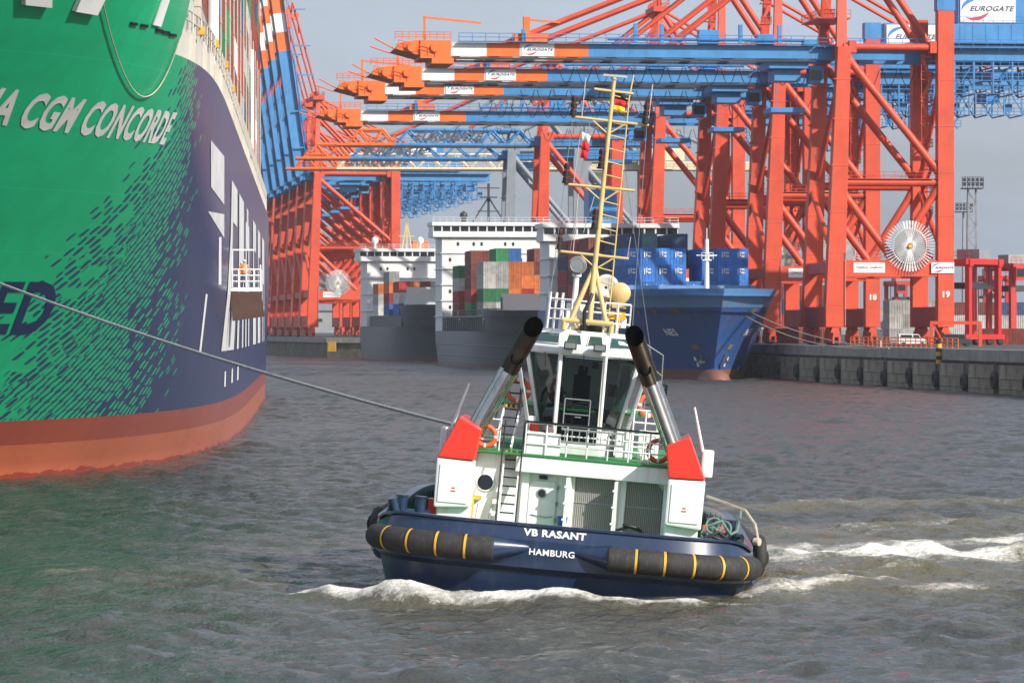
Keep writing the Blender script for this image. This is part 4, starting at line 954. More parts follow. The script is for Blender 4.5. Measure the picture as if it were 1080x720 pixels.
# ================================================================== SHIPS ALONG THE QUAY
def ship_paint(name, top, low, zl, rough=.45, var=.15, streak=.6, zlit=None, lit_col=None):
    m, t, b = nt(name); l = t.links.new
    o = N(t, 'ShaderNodeTexCoord'); sp = N(t, 'ShaderNodeSeparateXYZ'); l(o.outputs['Object'], sp.inputs[0])
    n1 = N(t, 'ShaderNodeTexNoise', Scale=.15, Detail=6.0); l(o.outputs['Object'], n1.inputs['Vector'])
    mp_ = N(t, 'ShaderNodeMapping'); mp_.inputs['Scale'].default_value = (.8, .8, .06); l(o.outputs['Object'], mp_.inputs[0])
    n2 = N(t, 'ShaderNodeTexNoise', Scale=1.0, Detail=6.0, Roughness=.7); l(mp_.outputs[0], n2.inputs['Vector'])
    gt = N(t, 'ShaderNodeMath', operation='LESS_THAN'); l(sp.outputs['Z'], gt.inputs[0]); gt.inputs[1].default_value = zl
    mx_ = N(t, 'ShaderNodeMix', data_type='RGBA'); mx_.inputs[6].default_value = c4(top); mx_.inputs[7].default_value = c4(low); l(gt.outputs[0], mx_.inputs[0]); out = mx_.outputs[2]
    if zlit is not None:
        g2 = N(t, 'ShaderNodeMath', operation='GREATER_THAN'); l(sp.outputs['Z'], g2.inputs[0]); g2.inputs[1].default_value = zlit
        m2 = N(t, 'ShaderNodeMix', data_type='RGBA'); m2.inputs[7].default_value = c4(lit_col); l(out, m2.inputs[6]); l(g2.outputs[0], m2.inputs[0]); out = m2.outputs[2]
    r = N(t, 'ShaderNodeValToRGB'); r.color_ramp.elements[0].position = .5; r.color_ramp.elements[1].position = .78; r.color_ramp.elements[0].color = (0, 0, 0, 1); r.color_ramp.elements[1].color = (streak,) * 3 + (1,); l(n2.outputs[0], r.inputs[0])
    m3 = N(t, 'ShaderNodeMix', data_type='RGBA'); m3.inputs[7].default_value = (.2, .1, .07, 1); l(r.outputs[0], m3.inputs[0]); l(out, m3.inputs[6])
    vr = N(t, 'ShaderNodeMapRange'); vr.inputs[3].default_value = 1 - var; vr.inputs[4].default_value = 1 + var; l(n1.outputs[0], vr.inputs[0])
    hs = N(t, 'ShaderNodeHueSaturation'); l(vr.outputs[0], hs.inputs['Value']); l(m3.outputs[2], hs.inputs['Color']); l(hs.outputs[0], b.inputs['Base Color']); b.inputs['Roughness'].default_value = rough
    return m
def hull_part(root, mat, L_, Bm, zdeck, zbow, S, k0, k1, fore=22, name='hull'):
    hw = Bm / 2
    def hb(z, s):
        u = s - S(z); k = k0 + (k1 - k0) * max(0, min(1, z / zbow)); h = 0 if u <= 0 else hw * (1 - math.exp(-u / k)) / (1 - math.exp(-(L_ * .5) / k))
        h = min(h, hw); e = L_ - 18 + 6 * min(1, max(0, z) / 5.)
        if s > e: h *= max(.0, 1 - ((s - e) / (44.)) ** 2)
        return h
    us_ = [0, .0005, .002, .005, .009, .014, .02, .03, .04, .055, .07, .09, .11, .14] + [.14 + .86 * i / 24 for i in range(1, 25)]
    zs_ = [-1 + (zdeck + 1) * i / 12 for i in range(13)]
    mb = MB(); loft_hull(mb, zs_, S, hb, L_, us_)
    vt = [(hb(zdeck, S(zdeck) + (L_ - S(zdeck)) * u), S(zdeck) + (L_ - S(zdeck)) * u, zdeck - .6) for u in us_]; k = len(vt)
    mb.add(vt + [(-x, y, z) for x, y, z in vt], [(i, i + 1, k + i + 1, k + i) for i in range(k - 1)])
    tr = [(hb(z, L_), L_, z) for z in zs_]; mb.add(tr + [(-x, y, z) for x, y, z in tr], [(i, i + 1, 13 + i + 1, 13 + i) for i in range(12)])
    h = mb.build(name, mat, root)
    if zbow > zdeck:
        mb = MB(); zs2 = [zdeck + (zbow - zdeck) * i / 4 for i in range(5)]
        for sg in (1, -1):
            vs = []
            for z in zs2:
                for i in range(26):
                    tt = (i / 25) ** 1.7; s = S(z) + (fore - S(z)) * tt; vs.append((sg * hb(z, s), s, z if i < 25 else z))
            mb.add(vs, [((a, a + 1, a + 27, a + 26) if sg > 0 else (a, a + 26, a + 27, a + 1)) for r_ in range(4) for a in range(r_ * 26, r_ * 26 + 25)], 0, True)
        # foredeck
        vt = [(hb(zbow, S(zbow) + (fore - S(zbow)) * (i / 25) ** 1.7), S(zbow) + (fore - S(zbow)) * (i / 25) ** 1.7, zbow - 1.1) for i in range(26)]
        mb.add(vt + [(-x, y, z) for x, y, z in vt], [(i, i + 1, 27 + i, 26 + i) for i in range(25)])
        mb.box(-hb(zdeck, fore) + .1, hb(zdeck, fore) - .1, fore - .3, fore, zdeck, zbow - 1.1); mb.build('forecastle', mat, root)
    return hb
def house(root, y0, y1, hw, z0, z1, bridge_hw, mat=ship_white, decks=4, wing=True):
    mb = MB(); mb.box(-hw, hw, y0, y1, z0, z1 - 3.2, 0)
    for k in range(1, decks + 1):
        z = z0 + (z1 - 3.2 - z0) * k / decks; mb.box(-hw - .3, hw + .3, y0 - .3, y1 + .3, z - .15, z + .05, 0)
    sup = mb.build('superstructure', mat, root)
    mb = MB()
    for k in range(decks):
        z = z0 + (z1 - 3.2 - z0) * (k + .45) / decks; x = -hw + 1.5
        while x < hw - 1:
            if rr.random() < .62: mb.box(x, x + .5, y0 - .04, y0 + .1, z, z + .75)
            x += 1.7
    build_parts(mb, 'porthole', window_dark, sup)
    mb = MB(); mb.box(-bridge_hw, bridge_hw, y0 - .8, y1 - 4, z1 - 3.2, z1 - 2.0); mb.box(-bridge_hw - .2, bridge_hw + .2, y0 - 1.1, y1 - 3.6, z1 - .8, z1)
    x = -bridge_hw + .1; nw = int(bridge_hw * 2 / 1.9)
    for i in range(nw + 1): xx = -bridge_hw + 2 * bridge_hw * i / nw; mb.box(xx - .14 if i else xx, xx + .14 if i < nw else xx, y0 - .8, y0 - .5, z1 - 2.0, z1 - .8)
    mb.box(-bridge_hw + .2, bridge_hw - .2, y1 - 4.3, y1 - 4.0, z1 - 2, z1 - .8); br = mb.build('bridge', mat, root)
    mb = MB(); mb.box(-bridge_hw + .05, bridge_hw - .05, y0 - .62, y1 - 4.4, z1 - 2.0, z1 - .8); mb.build('bridge_window', window_dark, br)
    mb = MB(); mb.rail([(-bridge_hw, y0 - 1, z1), (bridge_hw, y0 - 1, z1)], 1, r=.05); mb.build('railing', mat, br)
def on_root(root, name, mb, mat): return mb.build(name, mat, root)
# --- blue ship
bm = ship_paint('blue_ship_hull', (.02, .085, .27), (.24, .1, .06), 1.55, zlit=11.0, lit_col=(.11, .27, .5))  # paler blue above the knuckle: sunlight on the upper bow, put into the colour
BA = math.atan(.125)
blue = thing('feeder_ship', 'blue container ship moored at the concrete quay, its flared bow pointing at the viewer', 'container ship', (31.0, 573, 0), BA)
bS = lambda z: 3.5 - 9.5 * max(0, min(1, z / 13.5)) ** 1.2
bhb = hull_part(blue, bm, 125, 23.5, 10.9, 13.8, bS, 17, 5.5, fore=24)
mb = MB(); mb.lathe((0, -3.2, -.5), (0, 1, 0), [(0, .05), (.3, .9), (1.2, 1.6), (3, 2.1), (8, 2.3)], 16); mb.build('bulbous_bow', bm, blue)
def bsurf(x_sign, s, z, off=.08): return Vector((x_sign * (bhb(z, s) + off), s - off, z))
mb = MB()
for sg in (-1, 1):
    for (s, z, w, h) in ((1.6, 10.0, 1.4, .9), (6.5, 9.9, 1.6, .9), (12, 9.8, 1.6, .9), (3.2, 4.6, 1.2, .8)):
        c = [bsurf(sg, s, z), bsurf(sg, s + w, z), bsurf(sg, s + w, z + h), bsurf(sg, s, z + h)]; mb.add(c, [(0, 1, 2, 3)])
build_parts(mb, 'hawse_opening', paint('rusty_hawse', (.2, .13, .09), .7, .3, 1), blue)
for sg in (-1, 1):
    mb = MB(); lettering(mb, 'NES', lambda u, v: bsurf(sg, (5.5 + 2.6 * u) if sg > 0 else (8 - 2.6 * u), 6.7 + 1.1 * v, .1), bold=.03)
    mb.build('lettering', white_clean, blue); mb = MB()
    for z in (2.0, 2.9): mb.add([bsurf(sg, 4.9, z, .1), bsurf(sg, 5.4, z, .1), bsurf(sg, 5.2, z + .6, .1), bsurf(sg, 4.9, z + .6, .1)], [(0, 1, 2, 3)])
    build_parts(mb, 'draught_mark', white_clean, blue)
for sg in (-1, 1):
    mb = MB(); p = bsurf(sg, 3.4, 4.0, .2); mb.bar(p, p + Vector((sg * .1, -.1, -1.6)), .25); mb.bar(p + Vector((-.6, -.2, -1.3)), p + Vector((.6, -.2, -1.3)), .3)
    mb.build('anchor', steel_dark, blue)
mb = MB(); mb.tube((0, 9, 12.5), (0, 9, 21.5), .42, .3, 10); mb.tube((-1.6, 9, 19), (1.6, 9, 19), .12, n=6); mb.box(-.7, .7, 8.5, 9.5, 18.2, 18.4); mb.tube((0, 9, 21.5), (0, 9, 23.2), .08, n=5); mb.rail([(-.9, 8.4, 18.4), (.9, 8.4, 18.4)], 1, r=.05, step=.6); mb.build('foremast', ship_white, blue)
mb = MB(); mb.rail([(-bhb(13.8, 23), 23, 12.7), (bhb(13.8, 23), 23, 12.7)], 1.1, r=.05); mb.box(-3, 3, 12, 16, 12.7, 13.6); mb.box(-10.5, 10.5, 24.5, 25.1, 11, 14.6); mb.build('breakwater', bm, blue)
mb = MB(); mb.box(-10.8, 10.8, 26, 112, 10.9, 12.6); mb.build('hatch_coaming', paint('blue_hatch', (.03, .08, .2), .6, .2, .3), blue)
house(blue, 108, 121, 11, 11, 26.6, 12.2); mb = MB(); mb.box(-2.6, 2.6, 117, 123, 25, 33); mb.build('funnel', crane_blue, blue)
BM = Matrix.Translation((31.0, 573, 0)) @ Matrix.Rotation(BA, 4, 'Z')
rowsname = ['outermost', 'second', 'third', 'fourth', 'fifth', 'sixth', 'seventh', 'quayside']
for bay in range(6):
    for c_ in range(8):
        if bay > 2 and c_ > 2: continue
        tiers = (3, 3, 3, 3, 1, 3, 3, 3)[c_] if bay == 0 else 4 if bay > 2 else (3, 4, 4, 3, 4, 3, 3, 3)[c_]
        for k in range(tiers):
            if bay > 0 and k < 2 and 0 < c_ < 7: continue
            kd = 'brightblue' if bay == 0 else rr.choice(['navy', 'navy', 'blue', 'teal'] if bay < 3 else ['brown', 'navy', 'blue', 'brown', 'red'])
            container(kd, BM @ Matrix.Translation((-8.75 + 2.5 * c_, 27.5 + 13 * bay, 12.65 + 2.62 * k)), '%s container, %s tier, %s column, %s row behind the blue bow' % (CNAME[kd], ORD[k], rowsname[c_], ORD[bay]), 'containers on the blue ship')
# --- grey ship in the middle
gm = ship_paint('grey_ship_hull', (.12, .125, .14), (.13, .055, .045), .8, zlit=None)
grey = thing('feeder_ship', 'grey hulled container ship with a wide white bridge, moored between the dark and blue ships', 'container ship', (7.2, 716, 0), math.atan(.12))
GR = Matrix.Translation((7.2, 716, 0)) @ Matrix.Rotation(math.atan(.12), 4, 'Z')
sS = lambda z: 3 - 8 * max(0, min(1, z / 11.)) ** 1.2
ghb2 = hull_part(grey, gm, 118, 21.5, 7.2, 11.2, sS, 16, 6, fore=20)
mb = MB()
for sg in (-1, 1):
    for s in range(22, 104, 4): mb.box(sg * 10.2 - .15, sg * 10.2 + .15, s, s + .4, 7.0, 10.2)
    mb.box(sg * 10.2 - .2, sg * 10.2 + .2, 20, 106, 10.0, 10.3)
mb.build('deck_pillar', gm, grey)
mb = MB(); mb.rail([(-10.4, 21, 10.3), (-10.4, 104, 10.3)], 1.1, r=.05, step=2.5); mb.rail([(-9, 19, 10.2), (9, 19, 10.2)], 1.1, r=.05, step=1.5)
for z_ in (2.2, 4.4): mb.path([(-ghb2(z_, s_) - .06, s_, z_) for s_ in range(6, 112, 6)], .09, 5)
mb.build('side_rail', gm, grey)
mb = MB(); mb.box(-9.4, 9.4, 21, 104, 6.7, 10.2); mb.build('hatch_coaming', steel_dark, grey)
house(grey, 98, 112, 10.6, 7, 30.5, 12.6, decks=6); mb = MB(); mb.tube((0, 12, 10), (0, 12, 20), .35, .25, 8); mb.build('foremast', ship_white, grey)
mb = MB(); mb.bar((0, 103, 30.5), (0, 103, 39), .5)
for a in (-1, 1): mb.bar((a * 3.5, 103, 30.5), (0, 103, 36), .3); mb.bar((-2.4, 103, 30.5 + 2.5 * (a + 2)), (2.4, 103, 30.5 + 2.5 * (a + 2)), .22)
mb.box(-1.8, 1.8, 101.6, 104.4, 35.9, 36.1); mb.lathe((-5.5, 102, 30.5), (0, 0, 1), [(0, .5), (.8, .55), (1.3, .9), (2, .8), (2.5, .1)], 10); mb.build('radar_mast', steel_dark, grey)
for bay in range(3):
    for c_ in range(8):
        if bay > 0 and 1 < c_ < 7: continue
        tiers = (4, 5, 5, 4, 5, 5, 4, 3)[c_] if bay == 0 else (3, 5, 4)[bay] + (0 if c_ else 0)
        for k in range(tiers):
            kd = rr.choice(['brown', 'brown', 'brown', 'brown', 'red', 'red', 'orange', 'grey', 'green', 'blue']) if (bay or c_ > 1) else ('grey' if k % 3 != 1 else 'green')
            container(kd, GR @ Matrix.Translation((-8.75 + 2.5 * c_, (24, 46, 70)[bay], 10.3 + 2.62 * k)), '%s container, %s tier, %s column, %s row on the grey ship' % (CNAME[kd], ORD[k], rowsname[c_], ORD[bay]), 'containers on the grey ship')
mb = MB(); mb.box(-7, 8, 20, 20.5, 10.9, 14.5); mb.build('breakwater', gm, grey)
# --- dark ship at the left
dm = ship_paint('dark_ship_hull', (.075, .085, .1), (.15, .05, .045), 1.2)
DX, DY, DA = -13.5, 868, math.atan(.145)
dark = thing('feeder_ship', 'dark container ship with a pale breakwater, moored next to the far quay corner', 'container ship', (DX, DY, 0), DA)
DM = Matrix.Translation((DX, DY, 0)) @ Matrix.Rotation(DA, 4, 'Z')
dhb = hull_part(dark, dm, 112, 21, 8.2, 13.2, sS, 16, 6, fore=18)
mb = MB(); mb.hexa([(-9.3, 14, 12.6), (8, 14, 12.6), (8, 19, 12.6), (-9.3, 19, 12.6)], [(-8.4, 15.5, 17.3), (7.4, 15.5, 17.3), (7.4, 19, 17.3), (-8.4, 19, 17.3)]); mb.build('breakwater', paint('pale_breakwater', (.42, .43, .42), .5, .08, .3), dark)
mb = MB(); mb.box(-9.6, 9.6, 20, 96, 8.2, 10.8); mb.build('hatch_coaming', steel_dark, dark)
house(dark, 88, 104, 10.4, 8, 27.8, 12.4, decks=4); mb = MB(); mb.box(2.6, 6.6, 100, 106, 24.5, 30); mb.build('funnel', crane_orange, dark)
mb = MB()
for x in (-8, 3.5): mb.lathe((x, 92, 27.8), (0, 0, 1), [(0, .3), (1.2, .3), (1.7, .9), (2.6, .9), (3.1, .1)], 10)
build_parts(mb, 'satellite_dome', ship_white, dark)
mb = MB()
for x in (-1, 0, 1): mb.bar((x * 1.2, 91, 27.8), (0, 91, 35), .3)
mb.bar((-2, 91, 31), (2, 91, 31), .2); mb.build('radar_mast', mast_buff, dark)
for bay in range(3):
    for c_ in range(8):
        if bay > 0 and c_ > 1: continue
        tiers = (3, 3, 3, 3, 3, 3, 2, 2)[c_] if bay == 0 else (4, 3)[bay - 1] - (c_ * 1)
        for k in range(tiers):
            kd = rr.choice(['brown', 'brown', 'red', 'grey', 'white', 'blue', 'orange'])
            container(kd, DM @ Matrix.Translation((-8.75 + 2.5 * c_, (21.5, 42, 66)[bay], 10.9 + 2.62 * k)), '%s container, %s tier, %s column, %s row on the dark ship' % (CNAME[kd], ORD[k], rowsname[c_], ORD[bay]), 'containers on the dark ship')

# ================================================================== QUAYSIDE OBJECTS
def stack(x, y, rz, cols, tiers, kinds, where, L_=12.19, group='containers standing on the quay', skip=0):
    M0 = Matrix.Translation((x, y, QZ)) @ Matrix.Rotation(rz, 4, 'Z')
    for c_ in range(cols):
        for k in range(tiers):
            kd = kinds[(c_ * tiers + k) % len(kinds)]
            container(kd, M0 @ Matrix.Translation((1.25 + 2.5 * c_, 0, 2.6 * k)), '%s container, %s level, %s column, %s' % (CNAME[kd], ['ground', 'second', 'third', 'fourth', 'fifth'][k], ORD[c_], where), group, L_)
def stack_side(x, y, n, tiers, kinds, where):   # long sides facing the viewer
    for c_ in range(n):
        for k in range(tiers):
            kd = kinds[(c_ * tiers + k) % len(kinds)]
            container(kd, Matrix.Translation((x + 12.6 * c_, y, QZ + 2.6 * k)) @ Matrix.Rotation(-PI / 2, 4, 'Z'), '%s container lying lengthwise, %s level, %s bay, %s' % (CNAME[kd], ['ground', 'second', 'third', 'fourth', 'fifth'][k], ORD[c_], where), 'containers standing on the quay')
stack_side(px(815, 360, 690).x, 690, 1, 4, ['brown', 'red', 'navy', 'brown'], 'between blue ship and crane legs')
stack(px(938, 360, 700).x, 700, 0, 4, 3, ['grey'], 'seen through the portal of crane 19')
stack_side(px(985, 360, 760).x, 760, 5, 3, ['grey', 'white', 'brown', 'grey', 'grey', 'navy'], 'far behind the straddle carriers')
stack(px(1040, 360, 600).x, 610, R(-8), 3, 1, ['brown', 'red', 'brown'], 'beside the straddle carrier wheels')
stack(px(800, 300, 640).x + 6, 655, qa, 1, 1, ['brown'], 'low behind the blue bow')
# straddle carriers
def make_carrier(label):
    root = thing('straddle_carrier', label, 'straddle carrier', group='red straddle carriers on the terminal')
    rd = MATS.get('carrier_red') or paint('carrier_red', (.5, .025, .02), .45, .12, .5)
    for xx in (-2.3, 2.3):
        for yy in (-4.2, 4.2):
            mb = MB(); mb.box(xx - .4, xx + .4, yy - .45, yy + .45, 1.3, 12.6); mb.box(xx - .42, xx + .42, yy - .47, yy - .45, 7.2, 8.4); mb.build('leg', rd, root)
        mb = MB(); mb.box(xx - .45, xx + .45, -5.6, 5.6, .9, 1.7); mb.build('side_beam', rd, root)
        for yy in (-4.8, -1.7, 1.7, 4.8): mb = MB(); mb.lathe((xx - .3, yy, .85), (1, 0, 0), [(0, .1), (0, .6), (.1, .85), (.5, .85), (.6, .6), (.6, .1)], 16); mb.build('wheel', rubber, root)
    mb = MB()
    for yy in (-4.2, 4.2): mb.box(-2.9, 2.9, yy - .5, yy + .5, 12.3, 13.4)
    for xx in (-2.3, 2.3): mb.box(xx - .35, xx + .35, -5.4, 5.4, 12.6, 13.5)
    mb.rail([(-2.8, -4.8, 13.5), (2.8, -4.8, 13.5)], 1, r=.05, step=1); mb.build('top_frame', rd, root)
    mb = MB(); mb.box(-1.9, 1.9, -3.6, 3.6, 8.8, 9.3); mb.box(-1.3, 1.3, -3, 3, 9.3, 9.8)
    for xx in (-1.6, 1.6): mb.tube((xx, 3, 9.3), (xx, 3, 12.6), .08); mb.tube((xx, -3, 9.3), (xx, -3, 12.6), .08)
    mb.build('spreader', steel_dark, root)
    mb = MB(); mb.box(-2.6, -.6, -6.3, -4.75, 10.6, 12.9, 0); mb.box(-2.5, -.7, -6.33, -6.29, 11.2, 12.6, 1); mb.build('cabin', [rd, window_dark], root)
    mb = MB(); mb.box(-1.6, 2.6, -1.6, 2.2, 13.5, 15.0); mb.build('engine_box', steel_grey, root)
    return root
sc0 = make_carrier('bright red straddle carrier standing just beside crane 19 and before the lattice mast'); sc0.location = (px(1024, 0, 596).x, 596, QZ); sc0.rotation_euler = (0, 0, R(-40))
for (p_, Y_, rz, lab) in ((1068, 640, 20, 'dark red straddle carrier with a big cabin, half cut off, beside the bright red one'), (1046, 790, 5, 'small distant straddle carrier between two larger ones'), (950, 880, 10, 'distant straddle carrier seen through the portal of crane 19')):
    c = relabel(copy_tree(sc0), lab); c.location = (px(p_, 0, Y_).x, Y_, QZ); c.rotation_euler = (0, 0, R(rz))
# service railing, site vehicles and a striped post on the quay edge
mb = MB(); a = Vector((along(545) + 2.0, 545, QZ)); b = Vector((along(480) + 2.0, 480, QZ)); mb.rail([a, b], 1.4, r=.07, step=3, mid=2); tag(mb.build('edge_railing', crane_orange), 'orange railing along the quay edge in front of the crane wheels', 'railing')
def make_van(label, Y_, p_, m):
    root = thing('service_van', label, 'van', (px(p_, 0, Y_).x, Y_, QZ)); root.scale = (.85, .85, .85)
    mb = MB(); mb.prism([(-2.4, .45), (2.4, .45), (2.4, 1.2), (1.5, 1.35), (1.0, 2.1), (-2.4, 2.15)], -.95, .95); mb.build('body', m, root, bevel=.06)
    mb = MB(); mb.prism([(1.42, 1.35), (1.0, 2.0), (.1, 2.0), (.1, 1.35)], -.97, .97); mb.box(-2.1, -.1, -.97, .97, 1.4, 2.0); mb.build('window', window_dark, root)
    for x in (-1.6, 1.6):
        for y in (-.9, .9): mb = MB(); mb.tube((x, y - .1, .38), (x, y + .1, .38), .38, n=16); mb.build('wheel', rubber, root)
make_van('white service van on the quay under the front crane', 556, 962, white); make_van('dark service van parked behind the white one on the quay', 552, 1010, steel_dark)
mb = MB(); x_ = along(500) + .8; mb.tube((x_, 500, 2.6), (x_, 500, 3.3), .42, n=12)
mb = MB()
for i in range(6): mb.tube((0, 0, i * .5), (0, 0, i * .5 + .5), .36, n=14, mi=i % 2)
o = mb.build('striped_post', [yellow, black]); o.location = px(1023, 379, 478); o.location.x = along(478) - .9; o.location.z = 3.4; tag(o, 'black and yellow striped post at the quay edge', 'post')
mb = MB(); root = thing('portal_frame', 'low orange red frame with sloping struts standing on the quay under the front crane', 'frame', (px(1008, 0, 560).x, 560, QZ))
for x in (-3.6, 3.6): mb.box(x - .25, x + .25, -.3, .3, 0, 3.2)
mb.box(-3.8, 3.8, -.3, .3, 3.2, 3.7); mb.build('frame', crane_red, root); mb = MB(); mb.bar((-3.3, 0, 3.2), (-1.5, 0, 0), .25); mb.bar((1.5, 0, 0), (3.2, 0, 2.4), .25); build_parts(mb, 'strut', crane_red, root)
mb = MB(); p = px(945, 0, 528); tag(struct(mb.tube((along(515) + .3, 515, 3), (along(515) + .3, 515, 7.2), .11, n=6).build('quay_ladder', rope_pale)) if False else mb.tube((along(515) - .2, 515, 1.6), (along(515) - .2, 515, 6.2), .12, n=6).build('mooring_pole', rope_pale), 'thin pale pole at the quay edge under the front crane', 'pole')
# floodlight masts
def light_mast(p_, Y_, h, label, lattice=True):
    root = thing('floodlight_mast', label, 'light mast', (px(p_, 0, Y_).x, Y_, QZ), group='floodlight masts'); w = 1.0; mb = MB()
    if lattice:
        for a in (-w, w):
            for b in (-w, w): mb.bar((a, b, 0), (a * .75, b * .75, h), .2)
        z = 0; k = 0
        while z < h - 2:
            f = 1 - .25 * z / h
            for b in (-w, w):
                s_ = 1 if k % 2 else -1; mb.bar((-w * f * s_, b * f, z), (w * f * s_, b * f, z + 2.2), .12); mb.bar((-w * f, b * f, z), (w * f, b * f, z), .12); mb.bar((b * f, -w * f * s_, z), (b * f, w * f * s_, z + 2.2), .12)
            z += 2.2; k += 1
    else: mb.tube((0, 0, 0), (0, 0, h), .45, .25, 10)
    mb.build('tower', steel_grey, root)
    mb = MB(); mb.box(-2, 2, -1.6, 1.6, h, h + .2)
    for x in (-1.6, -.8, 0, .8, 1.6):
        for z in (.5, 1.4): mb.box(x - .3, x + .3, -1.9, -1.6, h + z, h + z + .6)
    mb.rail([(-2, -1.6, h + .2), (2, -1.6, h + .2)], 2, r=.06, step=1); mb.build('lamp_head', steel_dark, root)
light_mast(1025, 720, 29.0, 'grey lattice floodlight mast behind the straddle carriers'); light_mast(1016, 900, 30, 'slim pale floodlight pole just behind the lattice mast', False)
# grey slim pole between crane legs, far sheds, road bridge and distant city blocks
mb = MB(); root = thing('road_bridge', 'low grey elevated road far behind the crane legs', 'bridge', (120, 1500, QZ)); mb.box(-150, 420, -6, 6, 7.5, 9.2); mb.rail([(-150, -6, 9.2), (420, -6, 9.2)], 1.1, r=.08, step=6); mb.build('deck', concrete, root)
for x in range(-140, 420, 30): mb = MB(); mb.box(x, x + 2, -3, 3, 0, 7.5); mb.build('pier', concrete, root)
rb_ = random.Random(4)
for i, (x, w, h, Y_) in enumerate(((60, 50, 11, 1700), (125, 34, 14, 1750), (170, 80, 9, 1650), (265, 46, 13, 1800), (330, 60, 10, 1700), (-160, 70, 11, 1900), (-70, 40, 12, 1950))):
    root = thing('warehouse', ['long low grey warehouse', 'tall pale warehouse', 'wide flat warehouse', 'grey block with dark windows', 'low shed', 'low brown shed', 'far pale shed'][i] + ' in the haze, %s along the horizon' % ['before the bridge piers', 'above the container stack', 'behind the distant straddle carrier', 'behind the lattice light mast', 'beyond the largest straddle carrier', 'behind the far cranes', 'behind the dark ship'][i], 'building', (x, Y_, QZ))
    mb = MB(); mb.box(0, w, 0, 30, 0, h); mb.build('wall', building_m, root); mb = MB(); mb.prism([(-1, h), (w + 1, h), (w * .5, h + 2.2)], -1, 31); mb.build('roof', paint('warehouse_roof_%d' % i, rb_.choice([(.2, .2, .21), (.3, .1, .07), (.25, .26, .28)]), .8, .1, .1), root)
    mb = MB()
    for k in range(int(w / 6)): mb.box(2 + 6 * k, 5 + 6 * k, -.1, 0, h * .5, h * .5 + 1.6)
    build_parts(mb, 'window', window_dark, root)
# far pylon
root = thing('power_pylon', 'thin distant lattice power pylon seen through the front crane portal', 'pylon', (px(947, 0, 1600).x, 1600, QZ)); mb = MB()
for a in (-4, 4): mb.bar((a, 0, 0), (a * .15, 0, 42), .5)
for k in range(8): f = 1 - .1 * k; mb.bar((-4 * f, 0, k * 5), (4 * (f - .1), 0, k * 5 + 5), .35); mb.bar((4 * f, 0, k * 5), (-4 * (f - .1), 0, k * 5 + 5), .35)
for z in (28, 34, 40): mb.bar((-7, 0, z), (7, 0, z), .4)
mb.build('tower', steel_grey, root)
# yellow plate on the far quay corner
mb = MB(); o = mb.box(-1.2, 1.2, -.2, 0, 0, 2.6).build('warning_plate', yellow); o.location = (-47.6, 1003.2, 1.6); o.rotation_euler = (0, 0, R(-25)); tag(o, 'yellow square plate on the corner of the far quay', 'plate')
# blue ship's mooring lines
def catenary(a, b, sag, n=20):
    a = Vector(a); b = Vector(b); return [a.lerp(b, i / n) - Vector((0, 0, sag * 4 * (i / n) * (1 - i / n))) for i in range(n + 1)]
for (p0, s_, lab) in ((BM @ bsurf(1, 2.2, 10.2), 1, 'upper pale mooring rope from the blue bow down to the quay'), (BM @ bsurf(1, 1.8, 9.6), 1.6, 'lower pale mooring rope from the blue bow down to the quay')):
    mb = MB(); mb.path(catenary(p0, (along(512) - .3, 512 - 10 * (s_ - 1), 5.2), s_), .09, 6); tag(mb.build('mooring_rope', rope_pale), lab, 'rope', 'mooring ropes of the blue ship')
mb = MB()
# ================================================================== PEOPLE
def body_mat(name, bands):   # bands: (z upper limit fraction of 2 m, colour)
    m, t, b = nt(name); l = t.links.new
    o = N(t, 'ShaderNodeTexCoord'); sp = N(t, 'ShaderNodeSeparateXYZ'); l(o.outputs['Object'], sp.inputs[0])
    mr = N(t, 'ShaderNodeMapRange'); mr.inputs[2].default_value = 2.0; l(sp.outputs['Z'], mr.inputs[0])
    r = N(t, 'ShaderNodeValToRGB'); r.color_ramp.interpolation = 'CONSTANT'; l(mr.outputs[0], r.inputs[0])
    els = r.color_ramp.elements; els[0].position = 0; els[0].color = c4(bands[0][1])
    for i, (z, c) in enumerate(bands[1:]):
        e = els[1] if i == 0 else els.new(bands[i][0] / 2.0)
        if i == 0: e.position = bands[0][0] / 2.0
        e.color = c4(c)
    l(r.outputs[0], b.inputs['Base Color']); b.inputs['Roughness'].default_value = .8; return m
